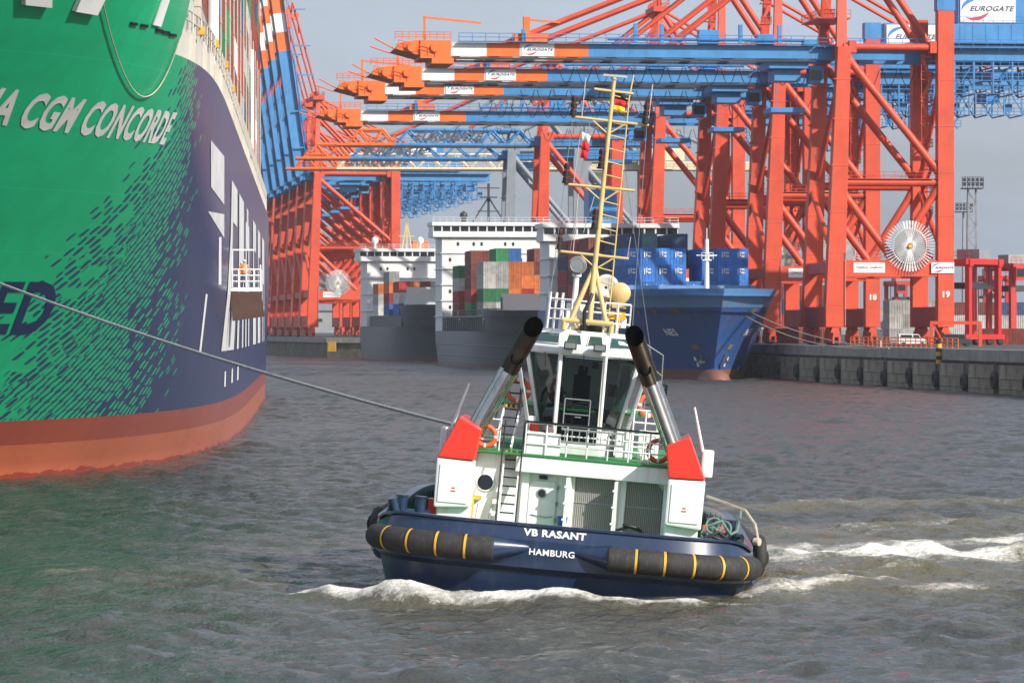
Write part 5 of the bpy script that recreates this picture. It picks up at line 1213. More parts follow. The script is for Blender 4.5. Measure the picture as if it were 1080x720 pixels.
def person(label, M_, bands, helmet=None, vest=None, arms=((-.34, -.2, 1.02), (.34, -.2, 1.02)), hair=(.05, .03, .02)):
    """standing figure 1.78 m tall facing -y, grown from a skeleton"""
    V = [((0, 0, .95), .15), ((0, .01, 1.12), .135), ((0, .02, 1.3), .165), ((0, .015, 1.43), .12), ((0, .0, 1.51), .055), ((0, -.02, 1.58), .075), ((0, -.02, 1.68), .1), ((0, -.015, 1.745), .07)]
    E = [(0, 1), (1, 2), (2, 3), (3, 4), (4, 5), (5, 6), (6, 7)]
    for sg, hand in ((-1, arms[0]), (1, arms[1])):
        sh = Vector((sg * .2, .02, 1.42)); h = Vector(hand); el = (sh + h) / 2 + Vector((sg * .08, .08, -.04)); k = len(V)
        V += [(tuple(sh), .065), (tuple(el), .046), (tuple(h), .032), (tuple(h + (h - el).normalized() * .09), .036)]; E += [(3, k), (k, k + 1), (k + 1, k + 2), (k + 2, k + 3)]
        k2 = len(V)
        for q, (dx, dl) in enumerate(((-.03, .075), (-.01, .085), (.012, .08), (.032, .065))):
            p = h + (h - el).normalized() * .1; V += [(tuple(p + Vector((dx, 0, -.01)) + (h - el).normalized() * dl), .01)]; E += [(k + 3, k2 + q)]
        V += [(tuple(h + (h - el).normalized() * .08 + Vector((-sg * .055, -.02, -.02))), .012)]; E += [(k + 2, k2 + 4)]
        k = len(V); V += [((sg * .1, 0, .88), .105), ((sg * .12, -.01, .5), .07), ((sg * .13, .03, .1), .045), ((sg * .14, -.02, .04), .05), ((sg * .15, -.15, .035), .04)]
        E += [(0, k), (k, k + 1), (k + 1, k + 2), (k + 2, k + 3), (k + 3, k + 4)]
    me = bpy.data.meshes.new('person'); me.from_pydata([v[0] for v in V], E, []); o = bpy.data.objects.new('person', me); COL.objects.link(o)
    me.materials.append(body_mat('clothes_%d' % len(MATS), bands))
    s = o.modifiers.new('skin', 'SKIN'); s.use_smooth_shade = True; d = o.modifiers.new('sub', 'SUBSURF'); d.levels = d.render_levels = 2
    if not me.skin_vertices: me.skin_vertices.new() if hasattr(me.skin_vertices, 'new') else None
    for i, (_, r_) in enumerate(V): me.skin_vertices[0].data[i].radius = (r_, r_)
    me.skin_vertices[0].data[0].use_root = True
    o.matrix_world = M_; tag(o, label, 'person')
    mb = MB(); mb.lathe((0, -.005, 1.66), (0, 0, 1), [(0, .108), (.05, .107), (.09, .09), (.125, .05), (.135, .005)], 16)
    if helmet: mb.tube((0, -.03, 1.68), (0, -.03, 1.695), .135, n=16)
    mb.build('helmet' if helmet else 'hair', helmet or paint('hair_dark', hair, .8, .2, 6), o)
    mb = MB(); mb.lathe((0, -.125, 1.655), (0, -1, 0), [(-.02, .018), (.0, .02), (.03, .008)], 8); mb.build('nose', skin_m, o)
    for x in (-.035, .035): mb = MB(); mb.lathe((x, -.108, 1.68), (0, -1, 0), [(0, .013), (.008, .009), (.01, .001)], 8); mb.build('eye', black, o)
    mb = MB(); mb.box(-.025, .025, -.122, -.105, 1.612, 1.62); mb.build('mouth', red_paint, o)
    if vest:
        mb = MB(); mb.lathe((0, .01, 1.0), (0, 0, 1), [(0, .19), (.12, .18), (.3, .2), (.42, .185), (.45, .12)], 18); v = mb.build('vest', vest, o)
        v.scale = (1, .82, 1)
        mb = MB(); mb.ring((0, .01, 1.15), (0, 0, 1), .193, .012, 24, 5); mb.ring((0, .01, 1.27), (0, 0, 1), .203, .012, 24, 5); w_ = mb.build('reflective_band', hivis_y, v)
    return o
person('person in orange vest and white helmet standing on the platform on the green ship side', GM @ Matrix.Translation((26.3, 64.6, 10.56)) @ Matrix.Rotation(R(15), 4, 'Z'),
       [(.9, (.03, .04, .1)), (1.5, (.8, .2, .02)), (1.9, (.5, .3, .2))], helmet=ship_white, vest=hivis)

# ================================================================== TUG
TM = Matrix.Translation((1.3, 110, 0)) @ Matrix.Rotation(R(-2), 4, 'Z') @ Matrix.Rotation(R(5), 4, 'Y')
tug = thing('tugboat', 'navy harbour tug with white deckhouse, red funnel casings and buff mast, heeling over', 'tugboat', parent_m=TM)
def onboard(o, L_=None):      # things that rest on the tug keep their own top-level object
    o.matrix_world = TM @ (L_ or Matrix.Identity(4)); return o
NS, NBW, YC, YB = 5.0, 1.8, 7.0, 26.8
def pl(B, ys, th, off=0):
    c, s = math.cos(th), math.sin(th); n = NS if s < 0 else NBW
    x = (B + off) * math.copysign(abs(c) ** (2 / n), c); y = YC + ((YC - ys) if s < 0 else (YB - YC - ys)) * math.copysign(abs(s) ** (2 / n), s) + off * (1 if s > 0 else -1) * min(1, abs(s) * 3)
    return x, y
def ztop(y): f = lambda t: (lambda q: q * q * (3 - 2 * q))(max(0, min(1, t))); return 2.15 - .33 * f((y - .6) / 2.4) + .5 * f((y - 7.5) / 8)
LV = [(-1.2, 4.9, .9), (0, 5.3, .5), (.45, 5.42, .34), (.8, 5.5, .25), (.95, 5.7, .06), (1.35, 5.7, 0), (1.75, 5.68, .0)]
NT = 220
# denser parameter near the corners
def _even(n):
    m = 60000; P_ = [pl(5.75, 0, 2 * PI * i / m) for i in range(m + 1)]; L_ = [0]
    for a, b in zip(P_[:-1], P_[1:]): L_.append(L_[-1] + math.hypot(b[0] - a[0], b[1] - a[1]))
    out = []; k = 0
    for i in range(n):
        t = L_[-1] * i / n
        while L_[k + 1] < t: k += 1
        out.append(2 * PI * k / m)
    return out
ths = _even(NT)
def ring_pts(B, ys, z, off=0, zf=None):
    r = []
    for th in ths:
        x, y = pl(B, ys, th, off); r.append((x, y, z if zf is None else zf(y)))
    return r
mb = MB(); rings = [ring_pts(B, ys, z) for z, B, ys in LV] + [ring_pts(5.6, .12, 0, 0, ztop), ring_pts(5.6, .12, 0, -.16, ztop), ring_pts(5.6, .12, 1.35, -.2)]
for a, b in zip(rings[:-1], rings[1:]):
    mb.add(a + b, [(i, (i + 1) % NT, NT + (i + 1) % NT, NT + i) for i in range(NT)], 0, True)
hull_t = mb.build('hull', tug_blue, tug)
mb = MB(); d_ = ring_pts(5.6, .12, 1.36, -.19); mb.add(d_, [tuple(range(NT))]); mb.build('deck', green_deck, tug)
mb = MB(); a = ring_pts(5.6, .12, 0, .07, lambda y: ztop(y) + .01); b = ring_pts(5.6, .12, 0, -.2, lambda y: ztop(y) + .01); a2 = [(x, y, z + .07) for x, y, z in a]; b2 = [(x, y, z + .07) for x, y, z in b]
for p, q in ((a, a2), (a2, b2), (b2, b)): mb.add(p + q, [(i, (i + 1) % NT, NT + (i + 1) % NT, NT + i) for i in range(NT)], 0, True)
mb.build('bulwark_rail', tug_blue, tug)
# bulwark stays inside
mb = MB()
for i in range(0, NT, 3):
    th = ths[i]; x, y = pl(5.6, .12, th, -.2); x2, y2 = pl(5.6, .12, th, -.6); mb.add([(x, y, 1.37), (x2, y2, 1.37), (x, y, ztop(y) - .05), (x + .001, y + .03, 1.37), (x2, y2 + .03, 1.37), (x, y + .03, ztop(y) - .05)], [(0, 1, 2), (5, 4, 3), (1, 4, 5, 2)])
build_parts(mb, 'bulwark_rib', green_deck, tug)
def ysurf(x, z):
    pts = LV + [(2.15, 5.6, .12)]
    for (z0, B0, y0), (z1, B1, y1) in zip(pts[:-1], pts[1:]):
        if z0 <= z <= z1: f = (z - z0) / (z1 - z0); B = B0 + f * (B1 - B0); ys = y0 + f * (y1 - y0); break
    return YC - (YC - ys) * (1 - min(1, abs(x) / B) ** NS) ** (1 / NS)
mb = MB(); lettering(mb, 'VB RASANT', lambda u, v: ((lambda x, z: (x, ysurf(x, z) - .02, z))(-1.14 + 1.82 * u, 1.88 + .21 * v)), bold=.035); mb.build('lettering', white_clean, hull_t)
mb = MB(); lettering(mb, 'HAMBURG', lambda u, v: ((lambda x, z: (x, ysurf(x, z) - .02, z))(-.93 + 1.32 * u, 1.34 + .19 * v)), bold=.022); mb.build('lettering', white_clean, hull_t)
# stern fenders with yellow straps; swelling segments
def fender_path(x0, x1, z, off, n):
    return [Vector((x, ysurf(min(max(x, -5.7), 5.7), z) - off, z)) for x in [x0 + (x1 - x0) * i / n for i in range(n + 1)]]
def outline_path(th0, th1, n, off, zf):
    r = []
    for i in range(n + 1):
        th = th0 + (th1 - th0) * i / n; x, y = pl(5.75, 0, th); c, s = pl(5.75, 0, th + .002); c0, s0 = pl(5.75, 0, th - .002); tx, ty = c - c0, s - s0; ln = math.hypot(tx, ty) or 1
        r.append(Vector((x + ty / ln * off, y - tx / ln * off, zf(y))))
    return r
def arc_resample(P, m):
    L_ = [0]
    for a, b in zip(P[:-1], P[1:]): L_.append(L_[-1] + (b - a).length)
    out = []; k = 0
    for i in range(m + 1):
        t = L_[-1] * i / m
        while k < len(P) - 2 and L_[k + 1] < t: k += 1
        f = (t - L_[k]) / max(1e-9, L_[k + 1] - L_[k]); out.append(P[k].lerp(P[k + 1], f))
    return out, L_[-1]
def stern_fender(P, r, seg, lab, caps=True, droop=0):
    P, Ln = arc_resample(P, 240); ns = max(1, int(round(Ln / seg))); rad = []
    for i in range(241):
        f = (i / 240 * ns) % 1; rad.append(r * (1 - .06 * (abs(2 * f - 1) ** 6)))
    rad[0] *= .82; rad[-1] *= .82
    mb = MB(); mb.path(P, rad, 20); f_ = mb.build('stern_fender', rubber, tug, label=lab)
    for k in range(1, ns):
        i = int(240 * k / ns); d = (P[i + 1] - P[i - 1]).normalized(); mb = MB(); mb.tube(P[i] - d * .035, P[i] + d * .035, r * 1.005, n=20, cap=False); 
        mb.build('strap', yellow, f_)
        mb = MB(); mb.tube(P[i] + d * .05, P[i] + d * .09, r * 1.0, n=20, cap=False); mb.build('chain_groove', black, f_)
    return f_
th_of = lambda x: math.acos(math.copysign((abs(x) / 5.75) ** 1.6, x))
zf1 = lambda y: 1.42
stern_fender(outline_path(PI + math.acos((1.95 / 5.75) ** (NS / 2)), PI + math.asin(((YC - 1.4) / YC) ** (NS / 2)), 300, .2, zf1), .36, .78, None)
stern_fender(outline_path(2 * PI - math.acos((1.35 / 5.75) ** (NS / 2)), 2 * PI - math.asin(((YC - 1.6) / YC) ** (NS / 2)), 300, .2, zf1), .36, .78, None)
# steel fairings carrying the fenders at their inner ends
for sg, x0 in ((-1, 1.95), (1, 1.35)):
    mb = MB(); vs = []
    for i in range(9):
        f = i / 8; x = sg * (x0 + .1 - 1.3 * f); r_ = .36 * (1 - f) ** .7 + .01; yy = ysurf(x, 1.5) + .12
        for k in range(12): t = 2 * PI * k / 12; vs.append((x, yy - .22 * (1 - f) + math.cos(t) * r_ * .9, 1.44 + .1 * f + math.sin(t) * r_))
    mb.add(vs, [(i * 12 + k, i * 12 + (k + 1) % 12, (i + 1) * 12 + (k + 1) % 12, (i + 1) * 12 + k) for i in range(8) for k in range(12)], 0, True); mb.build('fender_fairing', tug_blue, tug)
# big bow fender round the far end
zfb = lambda y: 1.12 + .8 * max(0, min(1, (y - 8) / 11))
P, Ln = arc_resample(outline_path(.17, PI - .17, 400, .3, zfb), 300); mb = MB()
rad = [.44 * (1 - .05 * (abs(2 * ((i / 300 * 38) % 1) - 1) ** 8)) for i in range(301)]; mb.path(P, rad, 18); mb.build('bow_fender', rubber, tug)
mb = MB(); mb.ring((6.0, 9.4, 1.35), (1, .15, 0), .5, .2, 20, 8); mb.build('corner_tyre', rubber, tug); mb = MB(); mb.ring((-6.0, 9.4, 1.25), (1, -.15, 0), .42, .18, 20, 8); mb.build('corner_tyre', rubber, tug)
mb = MB()
for sg in (-1, 1): mb = MB(); mb.tube((sg * 5.5, 4.6, .78), (sg * 5.7, 6.4, .78), .25, n=14); mb.build('lower_fender', tug_blue, tug)
for sg in (-1, 1):    # raised bulwark wing plates aft of amidships
    mb = MB(); P_ = [pl(5.6, .12, (t if sg > 0 else PI - t), -.05) for t in [(-.28 + .8 * i / 14) for i in range(15)]]
    vs = [(x, y, ztop(y)) for x, y in P_] + [(x * .97, y, ztop(y) + .32 * math.sin(PI * min(1, (i + 1) / 9)) + .02) for i, (x, y) in enumerate(P_)]
    mb.add(vs, [(i, i + 1, 16 + i, 15 + i) for i in range(14)], 0, True); mb.build('bulwark_wing', tug_blue, tug)
# bitts, winch gear on the after deck corners
def bitts(x, y, m):
    mb = MB()
    for q in (-.28, .28): mb.tube((x + q, y, 1.37), (x + q, y, 2.45), .16, n=14); mb.tube((x + q, y, 2.45), (x + q, y, 2.5), .2, n=14)
    mb.tube((x - .6, y, 2.0), (x + .6, y, 2.0), .09, n=8); return mb.build('bitts', m, tug)
bitts(-4.75, 5.0, tug_blue); bitts(4.75, 7.5, tug_blue)
mb = MB(); mb.tube((-5.0, 4.6, 1.4), (-5.3, 4.4, 2.4), .14, n=10); mb.build('fairlead', tug_blue, tug)
mb = MB(); mb.box(-4.4, -3.9, 8, 8.5, 1.37, 2.3); mb.build('valve_box', red_paint, tug); mb = MB(); mb.tube((4.2, 9, 1.9), (4.9, 9, 1.9), .3, n=14); mb.build('hose_drum', red_paint, tug)
mb = MB(); rs2 = random.Random(3)
for k in range(5):
    c = Vector((4.6 + rs2.uniform(-.3, .3), 6.3 + rs2.uniform(-.3, .4), 2.05 + rs2.uniform(-.1, .35))); mb.ring(c, (rs2.uniform(-1, 1), -1, rs2.uniform(-.4, .6)), .16 + rs2.random() * .1, .035, 14, 6)
pts = [(4.3, 6.2, 2.3), (4.7, 6, 2.5), (5.0, 6.2, 2.1), (5.2, 6.6, 2.2), (5.3, 8, 2.5), (5.35, 9.5, 2.7)]; mb.path(pts, .05, 6); onboard(tag(mb.build('rope_coil', rope_green), 'tangle of green rope on the bitts inside the tug bulwark', 'rope'))
mb = MB(); mb.path([(4.3, 11, 3.0), (4.9, 9.5, 2.9), (5.45, 8, 2.8), (5.75, 6.6, 2.45), (5.85, 6.1, 2.05)], .045, 8); mb.tube((5.75, 6.1, 1.97), (5.9, 6.0, 1.97), .12, n=14); onboard(tag(mb.build('fender_chain', rope_pale), 'thick pale hawser with an end ring lying over the bulwark of the tug', 'rope'))
mb = MB(); mb.path([(5.0, 5.5, 1.9), (4.6, 5.2, 2.2), (4.2, 5.0, 2.0), (4.6, 4.6, 1.85), (5.0, 4.3, 2.0), (4.4, 4.4, 2.1)], .06, 6); onboard(tag(mb.build('dark_rope', black), 'dark rope heaped beside the green rope on the tug', 'rope'))

# ---- deckhouse
mb = MB(); mb.box(-2.98, 2.98, 6.5, 21.5, 1.36, 3.95); mb.box(-3.9, 3.9, 8.2, 20.5, 1.36, 3.94); mb.build('deckhouse', light_green, tug)
mb = MB()
mb.box(-3.0, -2.12, 6.38, 6.5, 1.36, 3.94); mb.box(-2.12, -1.5, 6.44, 6.5, 1.36, 3.94); mb.box(-1.5, -1.28, 6.3, 6.5, 1.36, 3.5)
mb.box(-1.28, -.36, 6.45, 6.5, 1.36, 3.5); mb.box(-.36, .06, 6.42, 6.5, 1.36, 3.5); mb.build('front_wall', white, tug, bevel=.01); mb = MB(); mb.box(2.86, 2.99, 6.2, 6.5, 1.36, 3.5)
mb.build('front_wall', white, tug, bevel=.01)
mb = MB(); mb.box(-1.72, 2.99, 5.95, 6.6, 3.46, 3.96); mb.build('fascia', white, tug, bevel=.03)
mb = MB(); mb.box(-3.9, 3.9, 5.9, 20.8, 3.97, 4.03); mb.build('boat_deck', green_deck, tug)
mb = MB(); mb.prism([(-1.25, 1.84), (-.4, 1.84), (-.4, 3.12), (-.5, 3.22), (-1.15, 3.22), (-1.25, 3.12)], 6.39, 6.45)
door = mb.build('door', white, tug, bevel=.02)
mb = MB(); mb.tube((-.86, 6.35, 2.85), (-.86, 6.385, 2.85), .15, n=18, mi=0); mb.tube((-.86, 6.335, 2.85), (-.86, 6.36, 2.85), .11, n=18, mi=1); mb.build('porthole', [steel_grey, window_dark], door)
mb = MB(); mb.path([(-1.15, 6.36, 2.18), (-.7, 6.34, 2.12), (-.48, 6.36, 2.16)], .015, 5)
mb.build('handle', steel_grey, door); mb = MB()
for z in (2.0, 2.5, 3.0): mb.box(-.42, -.34, 6.34, 6.39, z, z + .12)
build_parts(mb, 'hinge', steel_grey, door)
mb = MB(); mb.box(-.98, -.72, 6.36, 6.42, 3.28, 3.4); mb.build('deck_light', window_dark, tug)
for (x0, x1, z0, z1, ch) in ((.14, 1.36, 1.9, 3.45, 0), (1.72, 2.84, 1.9, 3.45, .22)):
    mb = MB(); mb.prism([(x0, z0), (x1, z0), (x1, z1 - ch), (x1 - ch, z1), (x0, z1)], 6.43, 6.5)
    g_ = mb.build('vent_louver', louver, tug)
    mb = MB(); mb.box(x0, x1, 6.4, 6.43, (z0 + z1) / 2 - .02, (z0 + z1) / 2 + .02); mb.build('louver_bar', steel_grey, g_)
mb = MB(); mb.box(1.37, 1.71, 6.36, 6.5, 1.38, 3.45); mb.box(.02, .13, 6.36, 6.5, 1.38, 3.45); mb.box(.1, 2.9, 6.2, 6.5, 1.5, 1.88)
mb.build('vent_frame', white, tug, bevel=.015)
for (x, w) in ((.02, .12), (1.5, .16)):
    mb = MB(); mb.hexa([(x, 6.4, 1.75), (x + .05, 6.4, 1.75), (x + .05 - .16, 5.65, 1.75), (x - .16, 5.65, 1.75)], [(x, 6.4, 3.42), (x + .05, 6.4, 3.42), (x + .05 - .16, 5.65, 3.42), (x - .16, 5.65, 3.42)])
    for z in (2.1, 2.6, 3.1): mb.box(x - .2, x - .1, 5.62, 5.72, z, z + .07)
    mb.build('vent_door', light_green, tug, bevel=.01)
mb = MB(); mb.lathe((-2.62, 6.39, 3.03), (0, -1, 0), [(0, .3), (.04, .3), (.05, .25), (.05, .24)], 24); mb.lathe((-2.62, 6.35, 3.03), (0, -1, 0), [(0, .24), (.001, .0)], 24, 1); mb.build('porthole', [light_green, window_dark], tug)
mb = MB(); mb.box(-2.92, -2.35, 6.3, 6.38, 1.5, 2.55); 
for q in (-2.85, -2.5): mb.bar((q, 6.28, 1.6), (q + .1, 6.28, 2.4), .03)
mb.build('locker_door', white, tug, bevel=.01)
mb = MB(); mb.box(-3.0, -2.7, 6.0, 6.3, 2.5, 2.62); mb.box(-2.98, -2.9, 5.95, 6.05, 1.5, 2.5); mb.build('hose_bracket', yellow, tug)
# ladder stairs to the boat deck
mb = MB()
sx0t, sx1t, sx0b, sx1b = -2.08, -1.62, -2.14, -1.66
for (a, b) in (((-2.1, 5.5, 1.5), (-2.1, 6.4, 3.95)), ((-1.62, 5.5, 1.5), (-1.62, 6.4, 3.95))): mb.bar(a, b, .05, .14)
st = mb.build('stair', white, tug)
mb = MB()
for i in range(9): f = (i + .5) / 9; mb.box(-2.08, -1.64, 5.42 + .9 * f, 5.6 + .9 * f, 1.5 + 2.4 * f, 1.54 + 2.4 * f)
mb.build('tread', black, st)
mb = MB()
for x in (-2.16, -1.56): mb.path([(x, 5.2, 1.5), (x, 5.25, 2.3), (x, 6.2, 4.8), (x, 6.6, 4.95)], .028, 6)
mb.build('handrail', black, st)
mb = MB()
for i in range(6): mb.box(-2.08 + .077 * i, -2.08 + .077 * (i + 1), 6.28, 6.42, 3.94, 4.06, i % 2)
mb.build('warning_strip', [yellow, black], st)
# second, shorter stairs to the bridge deck
mb = MB(); mb.bar((-2.5, 8.6, 4.05), (-2.35, 10.2, 5.35), .05, .14); mb.bar((-2.0, 8.6, 4.05), (-1.85, 10.2, 5.35), .05, .14); st2 = mb.build('stair', white, tug); mb = MB()
for i in range(5): f = (i + .5) / 5; mb.box(-2.48 + .15 * f, -1.98 + .15 * f, 8.5 + 1.6 * f, 8.75 + 1.6 * f, 4.05 + 1.3 * f, 4.09 + 1.3 * f, 0)
for i in range(6): mb.box(-2.35 + .08 * i, -2.35 + .08 * (i + 1), 9.95, 10.2, 5.3, 5.4, i % 2 if i % 2 else 2)
mb.build('tread', [black, black, yellow], st2)
mb = MB(); mb.path([(-2.55, 8.3, 4.9), (-2.4, 10.0, 6.25)], .025, 6); mb.path([(-1.92, 8.3, 4.9), (-1.8, 10.0, 6.25)], .025, 6); mb.build('handrail', black, st2)
# funnel casings
for sg in (-1, 1):
    xi, xo = 2.95, 4.06
    mb = MB(); pr = [(sg * xi, 2.3), (sg * xo, 2.22), (sg * (xo + .02), 3.72), (sg * xi, 3.69)]
    if sg < 0: pr = pr[::-1]
    mb.prism(pr, 4.7, 8.6); mb.box(min(sg * xi, sg * (xo - .08)), max(sg * xi, sg * (xo - .08)), 4.95, 8.6, 1.4, 2.3)
    cs = mb.build('funnel_casing', white, tug, bevel=.06)
    mb = MB(); mb.box(min(sg * (xi + .12), sg * (xo - .1)), max(sg * (xi + .12), sg * (xo - .1)), 4.66, 4.7, 2.4, 3.55); mb.build('access_panel', white, cs, bevel=.012)
    mb = MB(); mb.box(sg * 3.5 - .07, sg * 3.5 + .07, 4.64, 4.66, 2.75, 2.78); mb.box(sg * 3.5 - .05, sg * 3.5 + .05, 4.64, 4.66, 2.84, 2.87); mb.build('label_plate', red_paint, cs)
    mb = MB(); mb.tube((sg * 3.0, 4.9, 1.95), (sg * 4.0, 4.9, 1.95), .03, n=6); mb.build('grab_rail', black, cs)
    mb = MB(); pr = [(sg * 2.95, 3.72), (sg * 4.08, 3.74), (sg * 3.5, 5.02), (sg * 2.8, 4.68)]
    if sg < 0: pr = pr[::-1]
    mb.prism(pr, 4.68, 8.3); mb.build('casing_top', red_paint, cs, bevel=.04)
mb = MB()
for sg in (-1, 1): mb.box(sg * 4.1 - .12 if sg > 0 else -4.22, sg * 4.1 + .24 if sg > 0 else -4.0, 8.3, 8.9, 3.7, 4.55)
build_parts(mb, 'life_raft_box', white, tug, bevel=.05)
# exhaust pipes: stainless sleeve, burnt upper length, open mouth cut obliquely
def exhaust(sg):
    A = Vector((sg * 3.08, 6.0, 4.55)); B_ = Vector((sg * 1.55, 6.0, 7.9)); d = (B_ - A).normalized()
    u = Vector((d.z, 0, -d.x)); w = Vector((0, 1, 0))
    par = None
    for (off, r, t0, t1, tt, sl) in ((Vector((0, .1, 0)), .285, 0, 1.0, .58, .95), (Vector((-sg * .04, -.22, 0)), .19, 0, .7, .56, .8)):
        a = A + off; ln = (B_ - A).length; n = 28
        def rg(t, r_, slant=0):
            c = a + d * ln * t; return [c + u * math.cos(2 * PI * i / n) * r_ + w * math.sin(2 * PI * i / n) * r_ + d * slant * (r_ * math.sin(2 * PI * i / n)) for i in range(n)]
        mb = MB(); r0, r1 = rg(t0, r * 1.05), rg(tt, r * 1.05); mb.add(r0 + r1, [(i, (i + 1) % n, n + (i + 1) % n, n + i) for i in range(n)], 0, True)
        r2 = rg(tt, r); mb.add(r1 + r2, [(i, (i + 1) % n, n + (i + 1) % n, n + i) for i in range(n)], 0)
        for q in (.2, .42): c0, c1 = rg(q, r * 1.08), rg(q + .012, r * 1.08); mb.add(c0 + c1, [(i, (i + 1) % n, n + (i + 1) % n, n + i) for i in range(n)], 0)
        o_ = mb.build('funnel', stainless, tug) if par is None else mb.build('side_exhaust', stainless, par)
        if par is None: par = o_
        mb = MB(); r2 = rg(tt - .01, r); r3 = rg(t1, r, sl * 1.2); r4 = rg(t1, r - .03, sl * 1.2); r5 = rg(t1 - .3, r - .03)
        mb.add(r2 + r3, [(i, (i + 1) % n, n + (i + 1) % n, n + i) for i in range(n)], 0, True); mb.add(r3 + r4, [(i, (i + 1) % n, n + (i + 1) % n, n + i) for i in range(n)], 1, True)
        mb.add(r4 + r5, [(i, (i + 1) % n, n + (i + 1) % n, n + i) for i in range(n)], 1, True); mb.add(r5, [tuple(range(n))], 1)
        mb.build('burnt_tip', [burnt, soot], o_ if o_ is par else par)
exhaust(-1); exhaust(1)
# ---- wheelhouse: octagonal, glass leaning outwards
def octa(hw, yf, yb, c=.72, ch=1.15): return [(-c, yf), (c, yf), (hw, yf + ch), (hw, yb - ch), (c, yb), (-c, yb), (-hw, yb - ch), (-hw, yf + ch)]
OL = [(4.03, octa(1.2, 9.2, 13.0)), (4.75, octa(1.24, 9.15, 13.0)), (7.18, octa(1.82, 8.9, 13.4))]
wall = MB(); gl_ = MB()
def P3(k, lv): x, y = OL[lv][1][k % 8]; return Vector((x, y, OL[lv][0]))
for k in range(8):
    a, b = P3(k, 0), P3(k + 1, 0); c, d = P3(k + 1, 1), P3(k, 1); e, f = P3(k + 1, 2), P3(k, 2)
    n = (b - a).cross(d - a).normalized()
    def q4(a_, b_, c_, d_, u, v): return (a_ * (1 - u) + b_ * u) * (1 - v) + (d_ * (1 - u) + c_ * u) * v
    lo = 0 if k != 0 else 0
    if k == 0:      # centre front: door-like window reaching lower
        ul, uh, vl, vh = .06, .94, -.22, .975
        wall.add([a, b, c - Vector((0, 0, .52)), d - Vector((0, 0, .52))], [(0, 1, 2, 3)])
        c2, d2 = c - Vector((0, 0, .52)), d - Vector((0, 0, .52)); A_, B2, C2, D2 = d2, c2, e, f; vl = .04
    else: wall.add([a, b, c, d], [(0, 1, 2, 3)]); A_, B2, C2, D2 = d, c, e, f; ul, uh, vl, vh = (.045, .955, .03, .975)
    I = [q4(A_, B2, C2, D2, u, v) for u, v in ((ul, vl), (uh, vl), (uh, vh), (ul, vh))]; Oo = [A_, B2, C2, D2]
    In = [p - n * .07 for p in I]
    for i in range(4):
        j = (i + 1) % 4; wall.add([Oo[i], Oo[j], I[j], I[i]], [(0, 1, 2, 3)]); wall.add([I[i], I[j], In[j], In[i]], [(0, 1, 2, 3)])
    Ob = [p - n * .07 for p in Oo]
    for i in range(4): j = (i + 1) % 4; wall.add([Ob[i], In[i], In[j], Ob[j]], [(0, 1, 2, 3)])
    gl_.add([p - n * .035 for p in I], [(0, 1, 2, 3)])
    # mullion pillars at the corners
    wall.tube(P3(k, 1), P3(k, 2), .055, n=8)
wh = wall.build('wheelhouse', white, tug); gl_.build('window', glass, wh)
RL = [(7.16, octa(1.9, 8.82, 13.5)), (7.34, octa(1.92, 8.8, 13.5)), (7.82, octa(1.45, 9.6, 13.0, .7, .8)), (7.9, octa(1.42, 9.65, 12.9, .7, .8))]
mb = MB(); vs = []
for z, o8 in RL: vs += [(x, y, z) for x, y in o8]
fs = [(i * 8 + k, i * 8 + (k + 1) % 8, (i + 1) * 8 + (k + 1) % 8, (i + 1) * 8 + k) for i in range(3) for k in range(8)]; mb.add(vs, fs + [tuple(range(24, 32)), tuple(range(7, -1, -1))])
rf = mb.build('roof', white, wh, bevel=.03)
mb = MB(); mb2 = MB()
def rp(k, u, v, off=.012):
    a, b = Vector((*RL[1][1][k % 8], RL[1][0])), Vector((*RL[1][1][(k + 1) % 8], RL[1][0])); d, c = Vector((*RL[2][1][k % 8], RL[2][0])), Vector((*RL[2][1][(k + 1) % 8], RL[2][0])); n = (b - a).cross(d - a).normalized()
    return (a * (1 - u) + b * u) * (1 - v) + (d * (1 - u) + c * u) * v + n * off
for (k, u0, u1) in ((0, .08, .44), (0, .56, .92), (1, .08, .92), (7, .08, .92), (3, .1, .9), (4, .1, .9), (2, .08, .92), (6, .08, .92)):
    mb.add([rp(k, u0, .18), rp(k, u1, .18), rp(k, u1 - .04, .85), rp(k, u0 + .04, .85)], [(0, 1, 2, 3)])
    c4_ = [rp(k, u0, .18, .02), rp(k, u1, .18, .02), rp(k, u1 - .04, .85, .02), rp(k, u0 + .04, .85, .02)]; mb2.path(c4_, .022, 5, closed=True)
mb.build('skylight', paint('skylight_glass', (.02, .07, .06), .06, .1, 1), rf); mb2.build('skylight_rim', white, rf)
# interior
mb = MB(); mb.box(-1.1, 1.1, 9.7, 12.6, 4.6, 4.66); mb.box(-.95, .95, 12.3, 12.5, 4.66, 5.5); mb.box(-.6, .6, 9.5, 9.9, 4.66, 5.35); mb.box(.75, 1.1, 10.2, 11.8, 4.66, 5.45); mb.box(-1.1, -.8, 10.8, 11.8, 4.66, 5.45); mb.box(-1.4, 1.4, 9.9, 12.6, 7.1, 7.14); mb.build('console', cloth_dark, wh)
mb = MB(); mb.box(-.27, .27, 11.2, 11.32, 5.5, 6.5); mb.box(-.16, .16, 11.2, 11.3, 6.5, 6.8); mb.box(-.3, .3, 10.7, 11.3, 5.4, 5.52); mb.tube((0, 11, 4.66), (0, 11, 5.4), .07); mb.build('helm_chair', cloth_dark, wh, bevel=.03)
mb = MB(); mb.box(.85, 1.15, 10.4, 10.5, 5.9, 6.3); mb.box(.3, .5, 9.7, 9.75, 6.75, 6.95); mb.box(-.9, -.5, 12.1, 12.15, 5.6, 5.9); build_parts(mb, 'monitor', black, wh)
